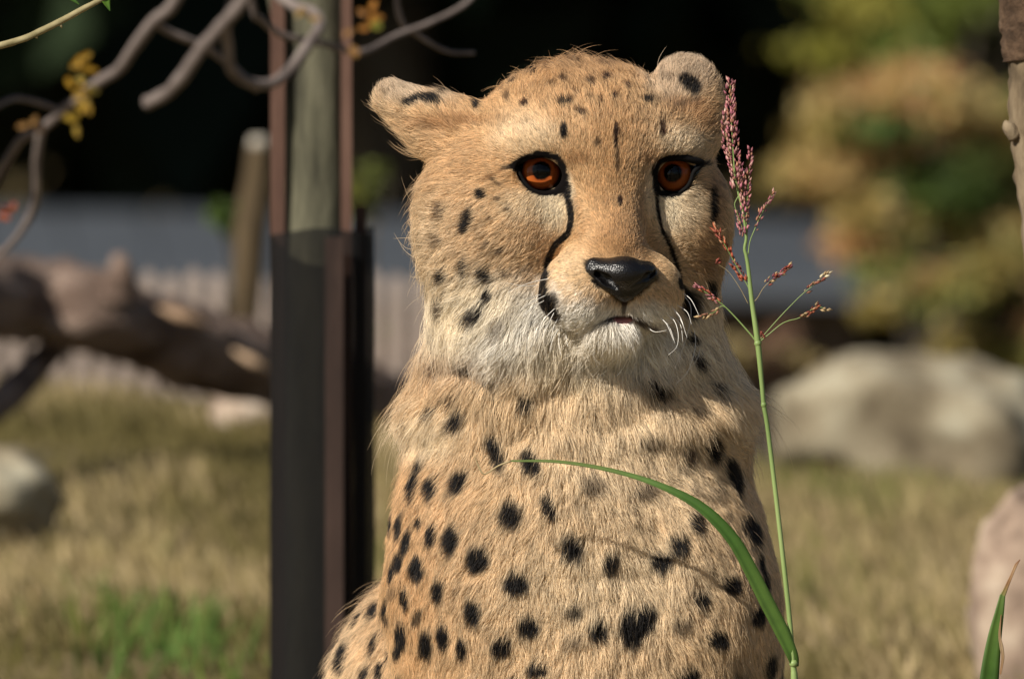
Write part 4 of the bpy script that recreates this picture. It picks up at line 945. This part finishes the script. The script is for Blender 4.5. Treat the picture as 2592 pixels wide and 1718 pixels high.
for l, r in [([(1889, 645), (1893, 615), (1903, 588), (1923, 543), (1952, 494)], 1.6), ([(1896, 755), (1890, 730), (1868, 690), (1832, 625), (1806, 582)], 1.6), ([(1899, 768), (1912, 755), (1934, 722), (1990, 678)], 1.0),
             ([(1912, 866), (1931, 845), (1960, 812), (1991, 779), (2030, 741), (2088, 697)], 1.5), ([(1913, 868), (1942, 845), (1970, 822), (1991, 812), (2019, 804), (2060, 778), (2088, 784)], 1.6),
             ([(1911, 868), (1898, 850), (1872, 820), (1849, 795), (1832, 778), (1816, 765), (1762, 727)], 2.2), ([(1832, 778), (1821, 776), (1805, 790), (1772, 801)], 1.4), ([(1889, 770), (1868, 730), (1840, 690), (1812, 670)], .8), ([(1913, 866), (1920, 880), (1924, 930), (1926, 975)], 2.4),
             ([(1864, 500), (1855, 520), (1862, 545), (1876, 585)], 1.4), ([(1884, 600), (1886, 520), (1893, 420)], 1.5), ([(1866, 480), (1850, 430), (1832, 340)], 1.3)]:
    tube_obj('stalk', loc2w(np.array(zed(l))), np.array([r, r * .8, r * .5]) * U, m_green if r > 1.3 else m_dry, gr, 6, 0, 0, 30)

# blade at the right edge
Z2 = -200.
gb = empty('grass_blade', ground_pt(lp(2470, 1718, Z2))); props(gb, 'upright green grass blade with a withered brown tip', 'grass')
BRN = (.33, .18, .085)
blade('leaf_blade', [(2440, CY + .75 / U, Z2), (2450, 3000, Z2), (2465, 2200, Z2), (2482, 1860, Z2), (2497, 1700, Z2), (2509, 1610, Z2), (2521, 1548, Z2), (2530, 1500, Z2)], [10, 20, 26, 27, 24, 18, 12, 7], [G1] * 5 + [G2, G2, (.12, .19, .05)], gb, 90)
blade('withered_tip', [(2530, 1502, Z2), (2540, 1480, Z2), (2552, 1452, Z2 - 4), (2562, 1428, Z2), (2574, 1412, Z2 + 6)], [7, 5, 3.6, 4.5, 1], [(.20, .20, .06), BRN, (.40, .25, .13), (.22, .10, .05)], gb, 30)
blade('withered_edge', [(2524, 1700, Z2 - 3), (2530, 1660, Z2 - 3), (2527, 1632, Z2 - 3), (2522, 1600, Z2 - 3), (2526, 1550, Z2 - 3)], [2, 4, 5, 3, 1], [BRN, (.42, .3, .17), BRN], gb, 24)

# ------------------------------------------------------------------ overhanging tree: bare twigs out of focus between camera and animal
BD = 5.72; s = sc_at(BD)
m_twig = mat_noise('grey_twig', [(.3, (.10, .078, .07)), (.6, (.20, .165, .15)), (.8, (.27, .23, .21))], 60, .85, .4, (1, 1, 1))
m_twig2 = mat_noise('tan_twig', [(.3, (.20, .17, .08)), (.6, (.33, .28, .15)), (.8, (.40, .34, .2))], 120, .75, .4, bdist=.001)
fx = at(-700, 0, BD)
ot = empty('overhanging_tree', (fx.x, fx.y, 0)); props(ot, 'bare grey twigs with a few yellow leaves hanging over the tree guard', 'tree')
tube_obj('trunk', [(fx.x, fx.y, -.05), (fx.x, fx.y, .6), (fx.x + .02, fx.y, 1.15), (fx.x + .03, fx.y + .05, 1.9)], [.055, .045, .035, .012], m_twig, ot, 12, .05, 3, 20)
tube_obj('limb', [(fx.x + .02, fx.y, 1.1), at(-300, -190, BD), at(200, -260, BD), at(600, -200, BD), at(1000, -150, BD), at(1260, -90, BD)], np.array([60, 52, 46, 40, 30, 20]) * s, m_twig, ot, 12, .05, 4, 30)
def br(pts, r0, r1, dz=0):
    tube_obj('branch', [at(x, y, BD + dz + .01 * i) for i, (x, y) in enumerate(pts)], np.linspace(r0, r1, len(pts)) * s, m_twig, ot, 9, .07, len(pts) + int(r0), 60)
br([(520, -220), (446, -5), (388, 55), (339, 120), (297, 178), (250, 207), (196, 250), (152, 286), (100, 330), (58, 350), (27, 393), (-5, 450), (-40, 520)], 17, 10)
br([(104, 328), (93, 402), (92, 470), (86, 524), (54, 585), (8, 640), (-30, 690)], 11, 8)
br([(740, -195), (620, -5), (571, 54), (513, 120), (460, 196), (420, 237), (372, 262)], 17, 17, -.06)
br([(640, -198), (585, 20), (572, 70), (577, 112), (586, 175), (625, 207), (683, 212), (732, 179), (781, 112), (810, 67), (794, 34), (740, 14), (690, -40), (640, -198)], 13, 17, .04)
br([(390, 55), (429, 82), (513, 116), (560, 150), (603, 179), (650, 230)], 10, 7, .12)
br([(600, -200), (640, 20), (661, 50), (714, 89), (826, 112), (888, 132), (930, 128), (964, 112), (1008, 88), (1095, 55), (1190, 0), (1240, -90)], 10, 7, .15)
br([(-60, 300), (20, 255), (60, 252), (120, 268), (152, 284)], 6, 8, .1)
br([(1000, -150), (1010, 40), (1060, 90), (1130, 130), (1200, 135)], 9, 5, .3)
lf = np.random.default_rng(3)
for x, y, n, c in [(205, 178, 7, (.42, .24, .025)), (212, 240, 5, (.36, .22, .03)), (192, 296, 6, (.36, .24, .03)), (230, 215, 4, (.28, .22, .05)), (80, 335, 3, (.30, .16, .05)), (935, 42, 5, (.40, .17, .03)), (752, 30, 3, (.32, .20, .06)), (870, 118, 3, (.34, .18, .06)), (27, 553, 4, (.45, .12, .06)), (975, 75, 2, (.2, .2, .03))]:
    for q in range(n):
        px, py = x + lf.normal() * 13, y + lf.normal() * 17; p = np.array(at(px, py, BD + lf.normal() * .01))
        L = 34 * s; a = lf.random() * 6.28; d = np.array([math.cos(a), .3 * lf.normal(), math.sin(a)]); d /= np.linalg.norm(d); e = np.cross(d, [.2, 1, .1]); e /= np.linalg.norm(e); nn = np.cross(d, e)
        v = [p, p + d * L * .3 + e * L * .24 + nn * L * .05, p + d * L * .7 + e * L * .2 + nn * L * .05, p + d * L, p + d * L * .7 - e * L * .2 + nn * L * .05, p + d * L * .3 - e * L * .24 + nn * L * .05, p + d * L * .5]
        me = mesh_np('leaf', np.array(v), np.array([(0, 1, 6), (1, 2, 6), (2, 3, 6), (3, 4, 6), (4, 5, 6), (5, 0, 6)])); set_color(me, np.tile(np.array(c) * math.exp(lf.normal() * .2), (7, 1)))
        link('leaf', me, m_leaf, ot)
# sharp tan twig at the upper left, near the focal plane
TD = 6.9
tw = empty('tan_twig', at(-560, 900, TD)); tw.location.z = 0; props(tw, 'slender smooth tan twig bearing small green leaves', 'twig')
xx = tw.location
tube_obj('stem', [(xx.x, xx.y, -.03), (xx.x, xx.y, .5), at(-520, 420, TD), at(-300, 210, TD), at(-120, 150, TD), at(0, 116, TD), at(50, 102, TD), at(89, 86, TD), at(156, 53, TD), at(201, 28, TD), at(268, -8, TD), at(380, -80, TD), at(470, -160, TD)],
         np.array([26, 24, 20, 14, 11, 9, 8.5, 8.5, 8, 7.5, 7, 6, 3]) * U, m_twig2, tw, 10, .05, 4, 110)
tube_obj('bud', [at(150, 56, TD), at(155, 66, TD), at(157, 72, TD)], np.array([5, 4, 1]) * U, m_twig2, tw, 7)
tube_obj('bud', [at(88, 87, TD), at(93, 95, TD), at(95, 99, TD)], np.array([5, 4, 1]) * U, m_twig2, tw, 7)
def iw(p): d = np.array(list(p)) - A_O; return (CX + d @ A_R / U, CY + d @ A_D / U, d @ A_F / U)
blade('leaf', [iw(at(262, -30, TD)), iw(at(268, 0, TD)), iw(at(278, 28, TD))], [14, 12, 1], [G1, (.10, .2, .02), G1], tw, 14)
blade('leaf', [iw(at(120, -60, TD)), iw(at(160, -22, TD)), iw(at(200, 12, TD))], [10, 13, 1], [G1, (.06, .12, .02), G1], tw, 14)

# ------------------------------------------------------------------ bark trunk at the right edge
KD = 7.25; s = sc_at(KD)
m_kt = mat_noise('ridged_bark', [(.3, (.055, .038, .022)), (.48, (.17, .125, .075)), (.62, (.27, .21, .135)), (.8, (.36, .29, .2))], 42, .92, 1.0, (1, 1, .35), detail=9, bdist=.004)
m_kd = mat_noise('dark_shaggy_bark', [(.3, (.03, .018, .010)), (.5, (.10, .06, .035)), (.7, (.18, .12, .075))], 60, .95, 1.0, (1, 1, .8), detail=9, bdist=.006)
kx = at(2720, 900, KD)
kt = empty('bark_trunk', (kx.x, kx.y, 0)); props(kt, 'rough brown tree trunk with a dark shaggy bark collar', 'tree')
tube_obj('trunk', [Vector((at(2760, 0, KD).x, kx.y, -.05)), at(2730, 2400, KD), at(2725, 1500, KD), at(2712, 1000, KD), at(2698, 760, KD), at(2686, 560, KD), at(2674, 430, KD), at(2668, 320, KD), at(2664, 180, KD), at(2660, 60, KD), at(2655, -100, KD), at(2650, -900, KD)],
         np.array([150, 120, 105, 102, 101, 102, 106, 112, 112, 116, 116, 100]) * s, m_kt, kt, 26, .028, 12, 160)
tube_obj('knob', [at(2572, 345, KD - .01), at(2552, 322, KD - .012), at(2545, 308, KD - .01)], np.array([22, 17, 5]) * s, m_kt, kt, 10, .08, 3, 10)
tube_obj('shaggy_collar', [at(2662, 150, KD), at(2660, 120, KD), at(2658, 70, KD), at(2654, 30, KD), at(2652, -60, KD), at(2652, -300, KD)], np.array([118, 126, 126, 124, 130, 122]) * s, m_kd, kt, 34, .03, 14, 50)
p, k, nc = leaf_cloud(1200, list(at(2700, -3600, KD)), (.5, .5, .35), .04, 15)
link('crown', leaf_mesh('crown', p, np.full(1200, .05), np.tile([.09, .13, .03], (1200, 1)), 15), m_leaf, kt, False)
